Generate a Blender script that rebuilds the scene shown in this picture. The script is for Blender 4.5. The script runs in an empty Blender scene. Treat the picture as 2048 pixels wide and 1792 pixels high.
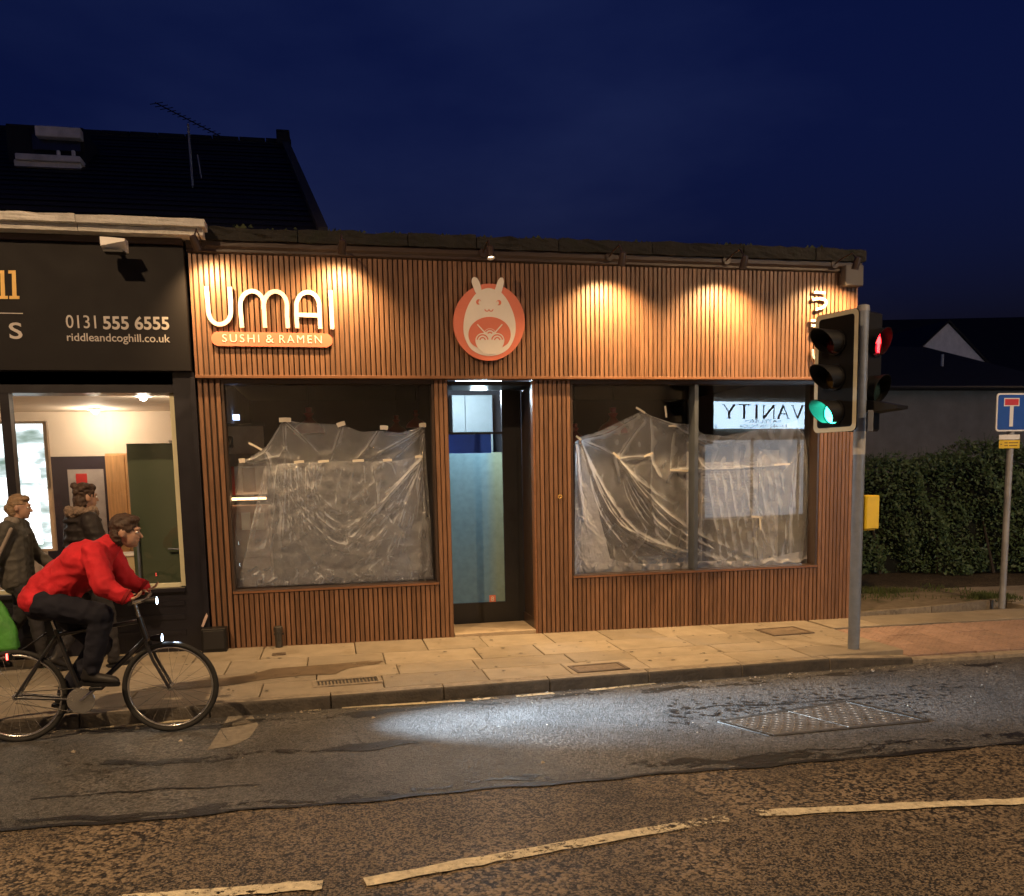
import bpy, bmesh, math, random
import numpy as np
from mathutils import Vector, Matrix
random.seed(7); RNG = np.random.default_rng(11)
R = math.radians
sc = bpy.context.scene
C = sc.collection

# ------------------------------------------------------------------ camera
F_PX, PPY = 1700.0, 1141.04
CAM = np.array([-1.01683, -9.0463, 1.75])
YAW, PITCH, ROLL = R(11.7791), R(-6.47154), R(-1.167154)
def _axes():
    cy, sy, cp, sp = math.cos(YAW), math.sin(YAW), math.cos(PITCH), math.sin(PITCH)
    fw = np.array([sy*cp, cy*cp, sp]); r = np.array([cy, -sy, 0.0]); u = np.cross(r, fw)
    cr, sr = math.cos(ROLL), math.sin(ROLL)
    return r*cr+u*sr, -r*sr+u*cr, fw
AR, AU, AF = _axes()
cam = bpy.data.objects.new('camera', bpy.data.cameras.new('camera')); C.objects.link(cam)
cam.matrix_world = Matrix(((AR[0], AU[0], -AF[0], CAM[0]), (AR[1], AU[1], -AF[1], CAM[1]), (AR[2], AU[2], -AF[2], CAM[2]), (0, 0, 0, 1)))
cam.data.sensor_width = 36; cam.data.lens = F_PX/2048*36
cam.data.shift_y = (PPY-896)/2048
cam.data.clip_start = 0.05; cam.data.clip_end = 2000
sc.camera = cam

# ------------------------------------------------------------------ dusk sky and the last of the sun
SUN_EL, SUN_ROT = R(-2.0), R(200)
world = bpy.data.worlds.new('World'); sc.world = world; world.use_nodes = True
wn = world.node_tree; sky = wn.nodes.new('ShaderNodeTexSky')
sky.sky_type = 'NISHITA'; sky.sun_disc = False; sky.sun_elevation = SUN_EL; sky.sun_rotation = SUN_ROT; sky.ozone_density = 1.5
tint = wn.nodes.new('ShaderNodeMix'); tint.data_type = 'RGBA'; tint.blend_type = 'MULTIPLY'; tint.inputs[0].default_value = 1
tint.inputs[7].default_value = (0.37, 0.68, 2.9, 1)
wn.links.new(sky.outputs[0], tint.inputs[6])
tc = wn.nodes.new('ShaderNodeTexCoord'); cn = wn.nodes.new('ShaderNodeTexNoise'); cn.inputs['Scale'].default_value = 2.2; cn.inputs['Detail'].default_value = 5
mp = wn.nodes.new('ShaderNodeMapping'); mp.inputs['Scale'].default_value = (1, 1, 2.6)
cr_ = wn.nodes.new('ShaderNodeValToRGB'); cr_.color_ramp.elements[0].position = .42; cr_.color_ramp.elements[1].position = .75
cr_.color_ramp.elements[0].color = (0.88, 0.88, 0.92, 1); cr_.color_ramp.elements[1].color = (2.7, 2.2, 1.45, 1)
cl = wn.nodes.new('ShaderNodeMix'); cl.data_type = 'RGBA'; cl.blend_type = 'MULTIPLY'; cl.inputs[0].default_value = 1
wn.links.new(tc.outputs['Generated'], mp.inputs[0]); wn.links.new(mp.outputs[0], cn.inputs['Vector'])
wn.links.new(cn.outputs['Fac'], cr_.inputs[0]); wn.links.new(tint.outputs[2], cl.inputs[6]); wn.links.new(cr_.outputs[0], cl.inputs[7])
bg = wn.nodes['Background']; wn.links.new(cl.outputs[2], bg.inputs[0]); bg.inputs[1].default_value = 0.092
sun = bpy.data.objects.new('sun', bpy.data.lights.new('sun', 'SUN')); C.objects.link(sun)
sun.data.energy = 0.004; sun.data.angle = R(10); sun.data.color = (0.75, 0.82, 1.0)
sun.rotation_euler = (R(55), 0, R(-20))
sc.view_settings.view_transform = 'Standard'; sc.view_settings.look = 'None'
sc.view_settings.exposure = 0.0; sc.view_settings.gamma = 1.0; sc.view_settings.use_curve_mapping = False
sc.cycles.max_bounces = 10; sc.cycles.transparent_max_bounces = 16; sc.cycles.sample_clamp_indirect = 4.0
sc.cycles.use_denoising = True

# ------------------------------------------------------------------ helpers
def ray(px, py): return AF + AR*(px-1024)/F_PX - AU*(py-PPY)/F_PX
def W(px, py, Y=0.0):                       # point of the upright plane y = Y seen at photo pixel (px, py)
    d = ray(px, py); return CAM + d*(Y-CAM[1])/d[1]
SL = -0.0107                                # the street falls slightly to the right
def zg(x): return SL*max(-14.0, min(14.0, x))
def G(px, py, dz=0.0):                      # point of the pavement level (+dz) at a photo pixel
    d = ray(px, py); t = (SL*CAM[0]+dz-CAM[2])/(d[2]-SL*d[0]); return CAM + d*t

def tag(o, label=None, cat=None, group=None, kind=None):
    if label: o['label'] = label
    if cat: o['category'] = cat
    if group: o['group'] = group
    if kind: o['kind'] = kind
    return o
def thing(name, label, cat, loc=(0, 0, 0), rz=0.0, group=None, kind=None):
    o = bpy.data.objects.new(name, None); C.objects.link(o); o.empty_display_size = .1
    o.location = Vector(loc); o.rotation_euler = (0, 0, rz)
    return tag(o, label, cat, group, kind)
def adopt(o, parent, world=True):
    if parent is None: return o
    o.parent = parent
    if world and parent.type == 'EMPTY':
        o.matrix_parent_inverse = (Matrix.Translation(parent.location) @ Matrix.Rotation(parent.rotation_euler.z, 4, 'Z')).inverted()
    return o
def link(name, mesh, parent=None, world=True):
    o = bpy.data.objects.new(name, mesh); C.objects.link(o); return adopt(o, parent, world)

class MB:
    def __init__(s): s.v = []; s.f = []
    def add(s, vs, fs):
        n = len(s.v); s.v += [tuple(map(float, p)) for p in vs]; s.f += [[i+n for i in f] for f in fs]; return s
    def box(s, x0, x1, y0, y1, z0, z1):
        return s.add([(x0,y0,z0),(x1,y0,z0),(x1,y1,z0),(x0,y1,z0),(x0,y0,z1),(x1,y0,z1),(x1,y1,z1),(x0,y1,z1)],
                     [(0,3,2,1),(4,5,6,7),(0,1,5,4),(1,2,6,5),(2,3,7,6),(3,0,4,7)])
    def quad(s, a, b, c, d): return s.add([a, b, c, d], [(0, 1, 2, 3)])
    def cbox(s, x0, x1, y0, y1, z0, z1, c):
        vs = []; cs = []
        X = (x0, x1); Y = (y0, y1); Z = (z0, z1)
        def vid(i, j, k, a): return ((i*2+j)*2+k)*3+a
        for i in (0, 1):
            for j in (0, 1):
                for k in (0, 1):
                    sx, sy, sz = (1-2*i)*c, (1-2*j)*c, (1-2*k)*c
                    vs += [(X[i], Y[j]+sy, Z[k]+sz), (X[i]+sx, Y[j], Z[k]+sz), (X[i]+sx, Y[j]+sy, Z[k])]
        fs = []
        for i in (0, 1): fs.append([vid(i,0,0,0), vid(i,1,0,0), vid(i,1,1,0), vid(i,0,1,0)])
        for j in (0, 1): fs.append([vid(0,j,0,1), vid(1,j,0,1), vid(1,j,1,1), vid(0,j,1,1)])
        for k in (0, 1): fs.append([vid(0,0,k,2), vid(1,0,k,2), vid(1,1,k,2), vid(0,1,k,2)])
        for i in (0, 1):
            for j in (0, 1): fs.append([vid(i,j,0,0), vid(i,j,1,0), vid(i,j,1,1), vid(i,j,0,1)])
        for i in (0, 1):
            for k in (0, 1): fs.append([vid(i,0,k,0), vid(i,1,k,0), vid(i,1,k,2), vid(i,0,k,2)])
        for j in (0, 1):
            for k in (0, 1): fs.append([vid(0,j,k,1), vid(1,j,k,1), vid(1,j,k,2), vid(0,j,k,2)])
        for i in (0, 1):
            for j in (0, 1):
                for k in (0, 1): fs.append([vid(i,j,k,0), vid(i,j,k,1), vid(i,j,k,2)])
        return s.add(vs, fs)
    def tube(s, p0, p1, r0, r1=None, n=10):
        p0 = Vector(p0); p1 = Vector(p1); r1 = r0 if r1 is None else r1
        d = (p1-p0).normalized(); a = d.orthogonal().normalized(); b = d.cross(a); vs = []
        for p, r in ((p0, r0), (p1, r1)):
            vs += [p+(a*math.cos(2*math.pi*i/n)+b*math.sin(2*math.pi*i/n))*r for i in range(n)]
        fs = [[i, (i+1) % n, n+(i+1) % n, n+i] for i in range(n)]+[list(range(n))[::-1], list(range(n, 2*n))]
        return s.add(vs, fs)
    def path(s, pts, r, n=8, closed=False):
        P = [Vector(p) for p in pts]; m = len(P); vs = []; up = None
        for i, p in enumerate(P):
            if closed: d = P[(i+1) % m]-P[i-1]
            else: d = P[min(i+1, m-1)]-P[max(i-1, 0)]
            d.normalize()
            if up is None: up = d.orthogonal().normalized()
            a = (up-d*up.dot(d)).normalized(); up = a; b = d.cross(a)
            rr = r[i] if isinstance(r, (list, tuple)) else r
            vs += [p+(a*math.cos(2*math.pi*k/n)+b*math.sin(2*math.pi*k/n))*rr for k in range(n)]
        fs = []
        for i in range(m if closed else m-1):
            j = (i+1) % m
            fs += [[i*n+k, i*n+(k+1) % n, j*n+(k+1) % n, j*n+k] for k in range(n)]
        if not closed: fs += [list(range(n))[::-1], list(range((m-1)*n, m*n))]
        return s.add(vs, fs)
    def prism(s, out, y0, y1):              # outline of (x, z) pushed from y0 to y1
        n = len(out)
        return s.add([(x, y0, z) for x, z in out]+[(x, y1, z) for x, z in out],
                     [list(range(n)), list(range(n, 2*n))[::-1]]+[[i, n+i, n+(i+1) % n, (i+1) % n] for i in range(n)])
    def slab(s, out, z0, z1):               # outline of (x, y) pushed from z0 to z1 above the sloping ground
        n = len(out)
        return s.add([(x, y, zg(x)+z0) for x, y in out]+[(x, y, zg(x)+z1) for x, y in out],
                     [list(range(n))[::-1], list(range(n, 2*n))]+[[i, (i+1) % n, n+(i+1) % n, n+i] for i in range(n)])
    def ribbon(s, pts, w, y0, y1):          # a stroke of width w along (x, z) points, pushed from y0 to y1
        P = [Vector((p[0], p[1])) for p in pts]; m = len(P); L = []; Rr = []
        for i in range(m):
            d = (P[min(i+1, m-1)]-P[max(i-1, 0)]).normalized(); nn = Vector((-d.y, d.x))*w/2
            L.append(P[i]+nn); Rr.append(P[i]-nn)
        vs = [(p.x, y0, p.y) for p in L]+[(p.x, y0, p.y) for p in Rr]+[(p.x, y1, p.y) for p in L]+[(p.x, y1, p.y) for p in Rr]
        fs = []
        for i in range(m-1):
            fs += [[i, i+1, m+i+1, m+i], [2*m+i, 3*m+i, 3*m+i+1, 2*m+i+1], [i, 2*m+i, 2*m+i+1, i+1], [m+i, m+i+1, 3*m+i+1, 3*m+i]]
        fs += [[0, m, 3*m, 2*m], [m-1, 3*m-1, 4*m-1, 2*m-1]]
        return s.add(vs, fs)
    def lathe(s, prof, n=20, mat=None):     # profile of (radius, height) about z, then placed by mat
        vs = []; m = len(prof)
        for r, z in prof:
            vs += [Vector((r*math.cos(2*math.pi*i/n), r*math.sin(2*math.pi*i/n), z)) for i in range(n)]
        if mat is not None: vs = [mat @ v for v in vs]
        fs = [[k*n+i, k*n+(i+1) % n, (k+1)*n+(i+1) % n, (k+1)*n+i] for k in range(m-1) for i in range(n)]
        fs += [list(range(n))[::-1], list(range((m-1)*n, m*n))]
        return s.add(vs, fs)
    def mesh(s, name, mat=None, smooth=False, fix=True):
        me = bpy.data.meshes.new(name); me.from_pydata(s.v, [], s.f)
        if fix:
            bm = bmesh.new(); bm.from_mesh(me); bmesh.ops.recalc_face_normals(bm, faces=bm.faces); bm.to_mesh(me); bm.free()
        if mat: me.materials.append(mat)
        if smooth:
            me.polygons.foreach_set('use_smooth', [True]*len(me.polygons))
            if smooth is not True: me.set_sharp_from_angle(angle=R(smooth))
        me.update(); return me
    def build(s, name, mat, parent=None, world=True, smooth=False, fix=True):
        return link(name, s.mesh(name, mat, smooth, fix), parent, world)

# ------------------------------------------------------------------ materials
def new_mat(name):
    m = bpy.data.materials.new(name); m.use_nodes = True; nt = m.node_tree
    return m, nt, nt.nodes['Principled BSDF']
def pbr(name, col, rough=.6, metal=0.0, var=.15, vscale=6.0, bump=0.0, bscale=60.0, stretch=(1, 1, 1), rnd=0.0, spec=.5, dirt=None, coat=0.0):
    m, nt, b = new_mat(name); N = nt.nodes.new; L = nt.links.new
    b.inputs['Roughness'].default_value = rough; b.inputs['Metallic'].default_value = metal
    b.inputs['Specular IOR Level'].default_value = spec; b.inputs['Coat Weight'].default_value = coat
    tc = N('ShaderNodeTexCoord'); mp = N('ShaderNodeMapping'); mp.inputs['Scale'].default_value = stretch
    oi = N('ShaderNodeObjectInfo'); sh = N('ShaderNodeVectorMath'); sh.operation = 'SCALE'; sh.inputs[0].default_value = (17, 31, 23)
    L(oi.outputs['Random'], sh.inputs['Scale']); ad = N('ShaderNodeVectorMath'); L(tc.outputs['Object'], ad.inputs[0]); L(sh.outputs[0], ad.inputs[1])
    L(ad.outputs[0], mp.inputs[0])
    n1 = N('ShaderNodeTexNoise'); n1.inputs['Scale'].default_value = vscale; n1.inputs['Detail'].default_value = 6; n1.inputs['Roughness'].default_value = .6
    L(mp.outputs[0], n1.inputs['Vector'])
    mr = N('ShaderNodeMapRange'); mr.inputs[1].default_value = .3; mr.inputs[2].default_value = .7; mr.inputs[3].default_value = 1-var; mr.inputs[4].default_value = 1+var
    L(n1.outputs['Fac'], mr.inputs[0]); last = mr.outputs[0]
    if rnd:
        m2 = N('ShaderNodeMapRange'); m2.inputs[3].default_value = 1-rnd; m2.inputs[4].default_value = 1+rnd; L(oi.outputs['Random'], m2.inputs[0])
        mu = N('ShaderNodeMath'); mu.operation = 'MULTIPLY'; L(last, mu.inputs[0]); L(m2.outputs[0], mu.inputs[1]); last = mu.outputs[0]
    sc_ = N('ShaderNodeVectorMath'); sc_.operation = 'SCALE'; sc_.inputs[0].default_value = col; L(last, sc_.inputs['Scale']); out = sc_.outputs[0]
    if dirt:                                # (colour, scale, threshold): blotches with a shape of their own
        n3 = N('ShaderNodeTexNoise'); n3.inputs['Scale'].default_value = dirt[1]; n3.inputs['Detail'].default_value = 8; n3.inputs['Roughness'].default_value = .65
        L(ad.outputs[0], n3.inputs['Vector']); rr = N('ShaderNodeMapRange'); rr.inputs[1].default_value = dirt[2]; rr.inputs[2].default_value = dirt[2]+.16; L(n3.outputs['Fac'], rr.inputs[0])
        mx = N('ShaderNodeMix'); mx.data_type = 'RGBA'; L(rr.outputs[0], mx.inputs[0]); L(out, mx.inputs[6]); mx.inputs[7].default_value = (*dirt[0], 1); out = mx.outputs[2]
    L(out, b.inputs['Base Color'])
    r2 = N('ShaderNodeMapRange'); r2.inputs[3].default_value = max(.02, rough-.1); r2.inputs[4].default_value = min(1, rough+.1); L(n1.outputs['Fac'], r2.inputs[0]); L(r2.outputs[0], b.inputs['Roughness'])
    if bump:
        n2 = N('ShaderNodeTexNoise'); n2.inputs['Scale'].default_value = bscale; n2.inputs['Detail'].default_value = 5; L(mp.outputs[0], n2.inputs['Vector'])
        bp = N('ShaderNodeBump'); bp.inputs['Strength'].default_value = bump; bp.inputs['Distance'].default_value = .02; L(n2.outputs['Fac'], bp.inputs['Height']); L(bp.outputs[0], b.inputs['Normal'])
    return m
def glow(name, col, strength, base=(.5, .5, .5)):
    m, nt, b = new_mat(name); b.inputs['Base Color'].default_value = (*base, 1)
    b.inputs['Emission Color'].default_value = (*col, 1); b.inputs['Emission Strength'].default_value = strength; return m
def glass(name, ior=1.75, tintc=(1, 1, 1), rough=0.0):
    m, nt, b = new_mat(name); nt.nodes.remove(b); N = nt.nodes.new; L = nt.links.new
    ge = N('ShaderNodeNewGeometry'); dt = N('ShaderNodeVectorMath'); dt.operation = 'DOT_PRODUCT'; L(ge.outputs['Normal'], dt.inputs[0]); L(ge.outputs['Incoming'], dt.inputs[1])
    def mth(op, a, b):
        n = N('ShaderNodeMath'); n.operation = op
        for i, v in enumerate((a, b)):
            if isinstance(v, (int, float)): n.inputs[i].default_value = v
            elif v is not None: L(v, n.inputs[i])
        return n.outputs[0]
    f0 = ((ior-1)/(ior+1))**2; c5 = mth('POWER', mth('SUBTRACT', 1.0, mth('ABSOLUTE', dt.outputs['Value'], None)), 5.0); fr_out = mth('ADD', mth('MULTIPLY', c5, 1-f0), f0)   # Schlick, the same from both sides of the sheet
    gl = N('ShaderNodeBsdfGlossy'); gl.inputs['Roughness'].default_value = rough
    tr = N('ShaderNodeBsdfTransparent'); tr.inputs[0].default_value = (*tintc, 1); mx = N('ShaderNodeMixShader')
    L(fr_out, mx.inputs[0]); L(tr.outputs[0], mx.inputs[1]); L(gl.outputs[0], mx.inputs[2]); L(mx.outputs[0], nt.nodes['Material Output'].inputs[0])
    return m
def asphalt(name, dark, light, scale, rough, contrast=.18, patch=.25, bump=.5, stain=.5):
    """Chippings in a binder: grain by Voronoi cells of two sizes, coarse in some regions and fine in others, with stains."""
    m, nt, b = new_mat(name); N = nt.nodes.new; L = nt.links.new
    tc = N('ShaderNodeTexCoord'); P = tc.outputs['Object']
    def noise(sc_, det=4, ro=.6):
        n = N('ShaderNodeTexNoise'); n.inputs['Scale'].default_value = sc_; n.inputs['Detail'].default_value = det; n.inputs['Roughness'].default_value = ro; L(P, n.inputs['Vector']); return n.outputs['Fac']
    def rng(v, a, b_, c, d):
        n = N('ShaderNodeMapRange'); n.inputs[1].default_value = a; n.inputs[2].default_value = b_; n.inputs[3].default_value = c; n.inputs[4].default_value = d; L(v, n.inputs[0]); return n.outputs[0]
    def mt(op, a, b_):
        n = N('ShaderNodeMath'); n.operation = op
        for k, v in enumerate((a, b_)):
            if isinstance(v, (int, float)): n.inputs[k].default_value = v
            else: L(v, n.inputs[k])
        return n.outputs[0]
    def cells(sc_):
        v = N('ShaderNodeTexVoronoi'); v.inputs['Scale'].default_value = sc_; L(P, v.inputs['Vector']); se = N('ShaderNodeSeparateColor'); L(v.outputs['Color'], se.inputs[0]); return mt('MULTIPLY', se.outputs[0], rng(v.outputs['Distance'], .0, .75, 1.15, .45))
    region = rng(noise(.55, 3), .40, .62, 0, 1)
    g = N('ShaderNodeMix'); L(region, g.inputs[0]); L(cells(scale*1.9), g.inputs[2]); L(cells(scale), g.inputs[3])
    a = mt('ADD', g.outputs[0], mt('MULTIPLY', noise(scale*.35, 5, .7), .75))
    mx = N('ShaderNodeMix'); mx.data_type = 'RGBA'; mx.inputs[6].default_value = (*dark, 1); mx.inputs[7].default_value = (*light, 1); L(rng(a, .72-contrast*2.2, .72+contrast*2.2, 0, 1), mx.inputs[0])
    big = noise(1.1, 9, .64); s2 = N('ShaderNodeVectorMath'); s2.operation = 'SCALE'; L(mx.outputs[2], s2.inputs[0])
    st = rng(noise(2.7, 6, .7), .56, .72, 1.0, 1.0-stain); L(mt('MULTIPLY', rng(big, .32, .68, 1-patch, 1+patch), st), s2.inputs['Scale']); L(s2.outputs[0], b.inputs['Base Color'])
    L(rng(big, 0, 1, rough+.14, rough-.16), b.inputs['Roughness'])
    bp = N('ShaderNodeBump'); bp.inputs['Strength'].default_value = bump; bp.inputs['Distance'].default_value = .010; L(a, bp.inputs['Height']); L(bp.outputs[0], b.inputs['Normal'])
    return m

M = {}
M['slat'] = pbr('timber slat', (.180, .095, .053), .40, var=.28, vscale=9, stretch=(6, 6, .5), bump=.12, bscale=30, rnd=.2, dirt=((.10, .062, .04), 2.2, .60))
M['felt'] = pbr('black felt backing', (.028, .018, .013), .95)
M['trim'] = pbr('timber trim', (.19, .09, .046), .38, var=.2, vscale=8, stretch=(.5, 5, 5), bump=.1)
M['gutter'] = pbr('dark gutter board', (.045, .028, .021), .45, var=.3, vscale=5, stretch=(.4, 3, 3), bump=.2, bscale=20)
M['coping'] = pbr('mossy coping stone', (.021, .019, .016), .9, var=.4, vscale=7, bump=.9, bscale=22, rnd=.25, dirt=((.013, .016, .009), 5, .52))
M['bronze'] = pbr('window frame bronze', (.045, .028, .02), .35, var=.2, spec=.6)
M['dark'] = pbr('dark paint', (.018, .018, .02), .4)
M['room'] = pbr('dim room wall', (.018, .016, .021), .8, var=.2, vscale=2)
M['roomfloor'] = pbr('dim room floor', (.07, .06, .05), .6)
M['glass'] = glass('shop glass', 1.85)
M['flag'] = pbr('flagstone', (.265, .228, .172), .75, var=.16, vscale=5, bump=.5, bscale=90, rnd=.17, dirt=((.21, .17, .115), 2.6, .56))
M['mortar'] = pbr('joint grit', (.10, .085, .062), .95, bump=.5)
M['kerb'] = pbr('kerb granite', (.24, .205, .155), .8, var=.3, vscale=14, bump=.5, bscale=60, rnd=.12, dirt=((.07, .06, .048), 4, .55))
M['kerbface'] = pbr('shade-dark kerb face', (.06, .052, .042), .8, var=.35, vscale=9, bump=.5, bscale=50, rnd=.15)  # shade of the upright street faces put into a darker colour
M['road'] = asphalt('old coarse asphalt', (.009, .007, .005), (.195, .150, .098), 54, .62, .085, .3, 1.0, .4)
M['patch'] = asphalt('resurfaced asphalt', (.018, .018, .018), (.15, .147, .138), 60, .50, .15, .35, 1.0, .55)
M['tar'] = pbr('tar seam', (.01, .009, .008), .5, bump=.3)
M['paint'] = pbr('worn road paint', (.52, .46, .32), .7, var=.3, vscale=22, bump=.4, bscale=80, dirt=((.20, .165, .11), 17, .55))
def wear(m, scale, thr):                       # paint worn through to the road in specks
    nt = m.node_tree; N = nt.nodes.new; L = nt.links.new; b = nt.nodes['Principled BSDF']
    tc = N('ShaderNodeTexCoord'); n = N('ShaderNodeTexNoise'); n.inputs['Scale'].default_value = scale; n.inputs['Detail'].default_value = 7; n.inputs['Roughness'].default_value = .75; L(tc.outputs['Object'], n.inputs['Vector'])
    n2 = N('ShaderNodeTexNoise'); n2.inputs['Scale'].default_value = .9; n2.inputs['Detail'].default_value = 2; L(tc.outputs['Object'], n2.inputs['Vector']); ad = N('ShaderNodeMath'); L(n.outputs['Fac'], ad.inputs[0]); L(n2.outputs['Fac'], ad.inputs[1])
    r = N('ShaderNodeMapRange'); r.inputs[1].default_value = thr; r.inputs[2].default_value = thr+.05; L(ad.outputs[0], r.inputs[0]); t = N('ShaderNodeBsdfTransparent'); mx = N('ShaderNodeMixShader')
    L(r.outputs[0], mx.inputs[0]); L(b.outputs[0], mx.inputs[1]); L(t.outputs[0], mx.inputs[2]); L(mx.outputs[0], nt.nodes['Material Output'].inputs[0])
wear(M['paint'], 26, 1.06)
M['steel'] = pbr('galvanised steel', (.20, .23, .28), .5, metal=.3, var=.15, vscale=12)
M['iron'] = pbr('cast iron', (.06, .055, .048), .55, metal=.4, var=.3, vscale=20, bump=.3)
M['stone'] = pbr('pale sandstone', (.50, .49, .46), .85, var=.25, vscale=5, bump=.5, bscale=40, rnd=.15, dirt=((.25, .235, .20), 4, .56))
M['slate'] = pbr('roof slate', (.006, .006, .0075), .75, var=.4, vscale=5, bump=.3)
M['navy'] = pbr('navy shop paint', (.009, .009, .015), .35, var=.15)
M['signblack'] = pbr('charcoal sign board', (.006, .005, .006), .65, var=.1, spec=.25)
M['white'] = pbr('white paint', (.78, .77, .74), .5, var=.06)
M['coral'] = pbr('coral acrylic', (.70, .205, .13), .35, var=.05)
M['cream'] = pbr('cream acrylic', (.80, .74, .66), .35, var=.04)
M['gold'] = pbr('gold lettering', (.62, .40, .11), .4, metal=.2, var=.1)
M['silverprint'] = pbr('silver grey lettering', (.44, .41, .39), .5, var=.06)
M['black'] = pbr('black plastic', (.008, .008, .009), .5, spec=.35)
M['backboard'] = pbr('black signal board', (.004, .004, .004), .7, spec=.2)
M['border'] = pbr('white reflective border', (.62, .58, .42), .5, var=.08)
M['yellow'] = pbr('yellow plastic', (.75, .52, .02), .4, var=.08)
M['bluesign'] = pbr('blue sign sheeting', (.012, .07, .36), .35, var=.06)
M['redsign'] = pbr('red sign sheeting', (.55, .03, .03), .4)
M['greysteel'] = pbr('grey painted steel', (.30, .31, .33), .5, metal=.2, var=.15, vscale=8)
M['render'] = pbr('rough cast render', (.27, .245, .215), .9, var=.15, vscale=3, bump=.6, bscale=60)
M['soil'] = pbr('gritty verge soil', (.17, .14, .095), .95, var=.3, vscale=9, bump=.7, bscale=50, dirt=((.07, .075, .03), 3, .52))

def text_mesh(s, mat, bold=0.0, depth=0.0, spacing=1.0):
    cu = bpy.data.curves.new('t', 'FONT'); cu.body = s; cu.size = 1; cu.offset = bold; cu.extrude = depth; cu.space_character = spacing; cu.resolution_u = 4
    o = bpy.data.objects.new('t', cu); C.objects.link(o)
    dg = bpy.context.evaluated_depsgraph_get(); me = bpy.data.meshes.new_from_object(o.evaluated_get(dg))
    bpy.data.objects.remove(o); bpy.data.curves.remove(cu)
    me.materials.clear(); me.materials.append(mat); return me
def text(s, mat, x0, x1, z0, z1, y, parent=None, name='lettering', bold=0.0, depth=0.004, spacing=1.0, facing=-1, tilt=0.0):
    """Lettering fitted to the box x0..x1, z0..z1 on the plane y; facing -1 reads from -y, +1 reads from +y; tilt lifts the far end."""
    me = text_mesh(s, mat, bold, 0.02, spacing)
    n = len(me.vertices); co = np.empty(n*3); me.vertices.foreach_get('co', co); co = co.reshape(-1, 3)
    mn, mxx = co.min(0), co.max(0); u = (co[:, 0]-mn[0])/(mxx[0]-mn[0]); v = (co[:, 1]-mn[1])/(mxx[1]-mn[1]); w = (co[:, 2]-mn[2])/max(1e-6, mxx[2]-mn[2])
    X = x0+(x1-x0)*u if facing < 0 else x1-(x1-x0)*u
    Z = z0+(z1-z0)*v+tilt*u; Yy = y-(1-0)*0+(-facing*0)+facing*depth*w
    co = np.stack([X, Yy, Z], 1); me.vertices.foreach_set('co', co.ravel()); me.update()
    bm = bmesh.new(); bm.from_mesh(me); bmesh.ops.recalc_face_normals(bm, faces=bm.faces); bm.to_mesh(me); bm.free()
    return link(name, me, parent)
def lamp(name, kind, loc, energy, col, parent=None, aim=None, size=None, blend=.5, radius=.03, world=True):
    ld = bpy.data.lights.new(name, kind); ld.energy = energy; ld.color = col
    if kind == 'SPOT': ld.spot_size = size; ld.spot_blend = blend
    if kind in ('SPOT', 'POINT'): ld.shadow_soft_size = radius
    if kind == 'AREA': ld.shape = 'DISK'; ld.size = radius*2
    o = bpy.data.objects.new(name, ld); C.objects.link(o); o.location = Vector(loc)
    if aim is not None: o.rotation_euler = (Vector(aim)-Vector(loc)).to_track_quat('-Z', 'Y').to_euler()
    if parent is not None: adopt(o, parent, world)
    return o

# ================================================================== THE SETTING: road, kerb, pavement
def sheet(name, xs, ys, dz, mat, parent=None):
    m = MB(); nx = len(xs)
    vs = [(x, y, zg(x)+dz) for y in ys for x in xs]
    fs = [[j*nx+i, j*nx+i+1, (j+1)*nx+i+1, (j+1)*nx+i] for j in range(len(ys)-1) for i in range(nx-1)]
    return m.add(vs, fs).build(name, mat, parent, fix=False)
road = tag(sheet('road', [-400, -14, -5, 0, 5, 14, 400], [-400, -20, -9, -4, 0, 20, 400], -.11, M['road']), kind='structure')
def wob(x, a, s=0.0): return a*(math.sin(1.7*x+s)+.6*math.sin(4.3*x+2*s)+.35*math.sin(9.1*x+s*3))
# the resurfaced strip by the kerb, its dark tar seam, and an older seam inside it
m = MB(); xs = np.linspace(-14, 14, 141)
far = [(x, -1.3 if x < 5 else -1.3) for x in xs]; near = [(x, -4.24+wob(x, .008)) for x in xs]
vs = [(x, y, zg(x)-.106) for x, y in near]+[(x, y, zg(x)-.106) for x, y in far]; n = len(xs)
m.add(vs, [[i, i+1, n+i+1, n+i] for i in range(n-1)]).build('resurfaced_strip', M['patch'], road, fix=False)
def seam(name, y, w, amp, x0=-14, x1=14, dz=-.102, mat='tar', slope=0.0):
    m = MB(); xs = np.linspace(x0, x1, 200); n = len(xs)
    a = [(x, y+slope*x+wob(x, amp, 1)-w*(.5+.35*math.sin(5.3*x)+.3*math.sin(13*x)), zg(x)+dz) for x in xs]
    b = [(x, y+slope*x+wob(x, amp, 1)+w*(.5+.35*math.sin(7.1*x+1)+.25*math.sin(17*x)), zg(x)+dz) for x in xs]
    m.add(a+b, [[i, i+1, n+i+1, n+i] for i in range(n-1)]).build(name, M[mat], road, fix=False)
seam('tar_seam', -4.25, .04, .008)
M['softtar'] = pbr('oily tar stain', (.014, .013, .012), .45, bump=.3, var=.3, vscale=9); wear(M['softtar'], 11, .985)
seam('tar_stain', -3.24, .10, .03, -14, -.5, mat='softtar'); seam('tar_stain', -4.12, .13, .03, .6, 14, dz=-.1025, mat='softtar'); seam('tar_stain', -4.16, .06, .03, -14, .6, dz=-.1025, mat='softtar')
seam('tar_stain', -2.36, .10, .03, slope=.055, dz=-.1035, mat='softtar')
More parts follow.
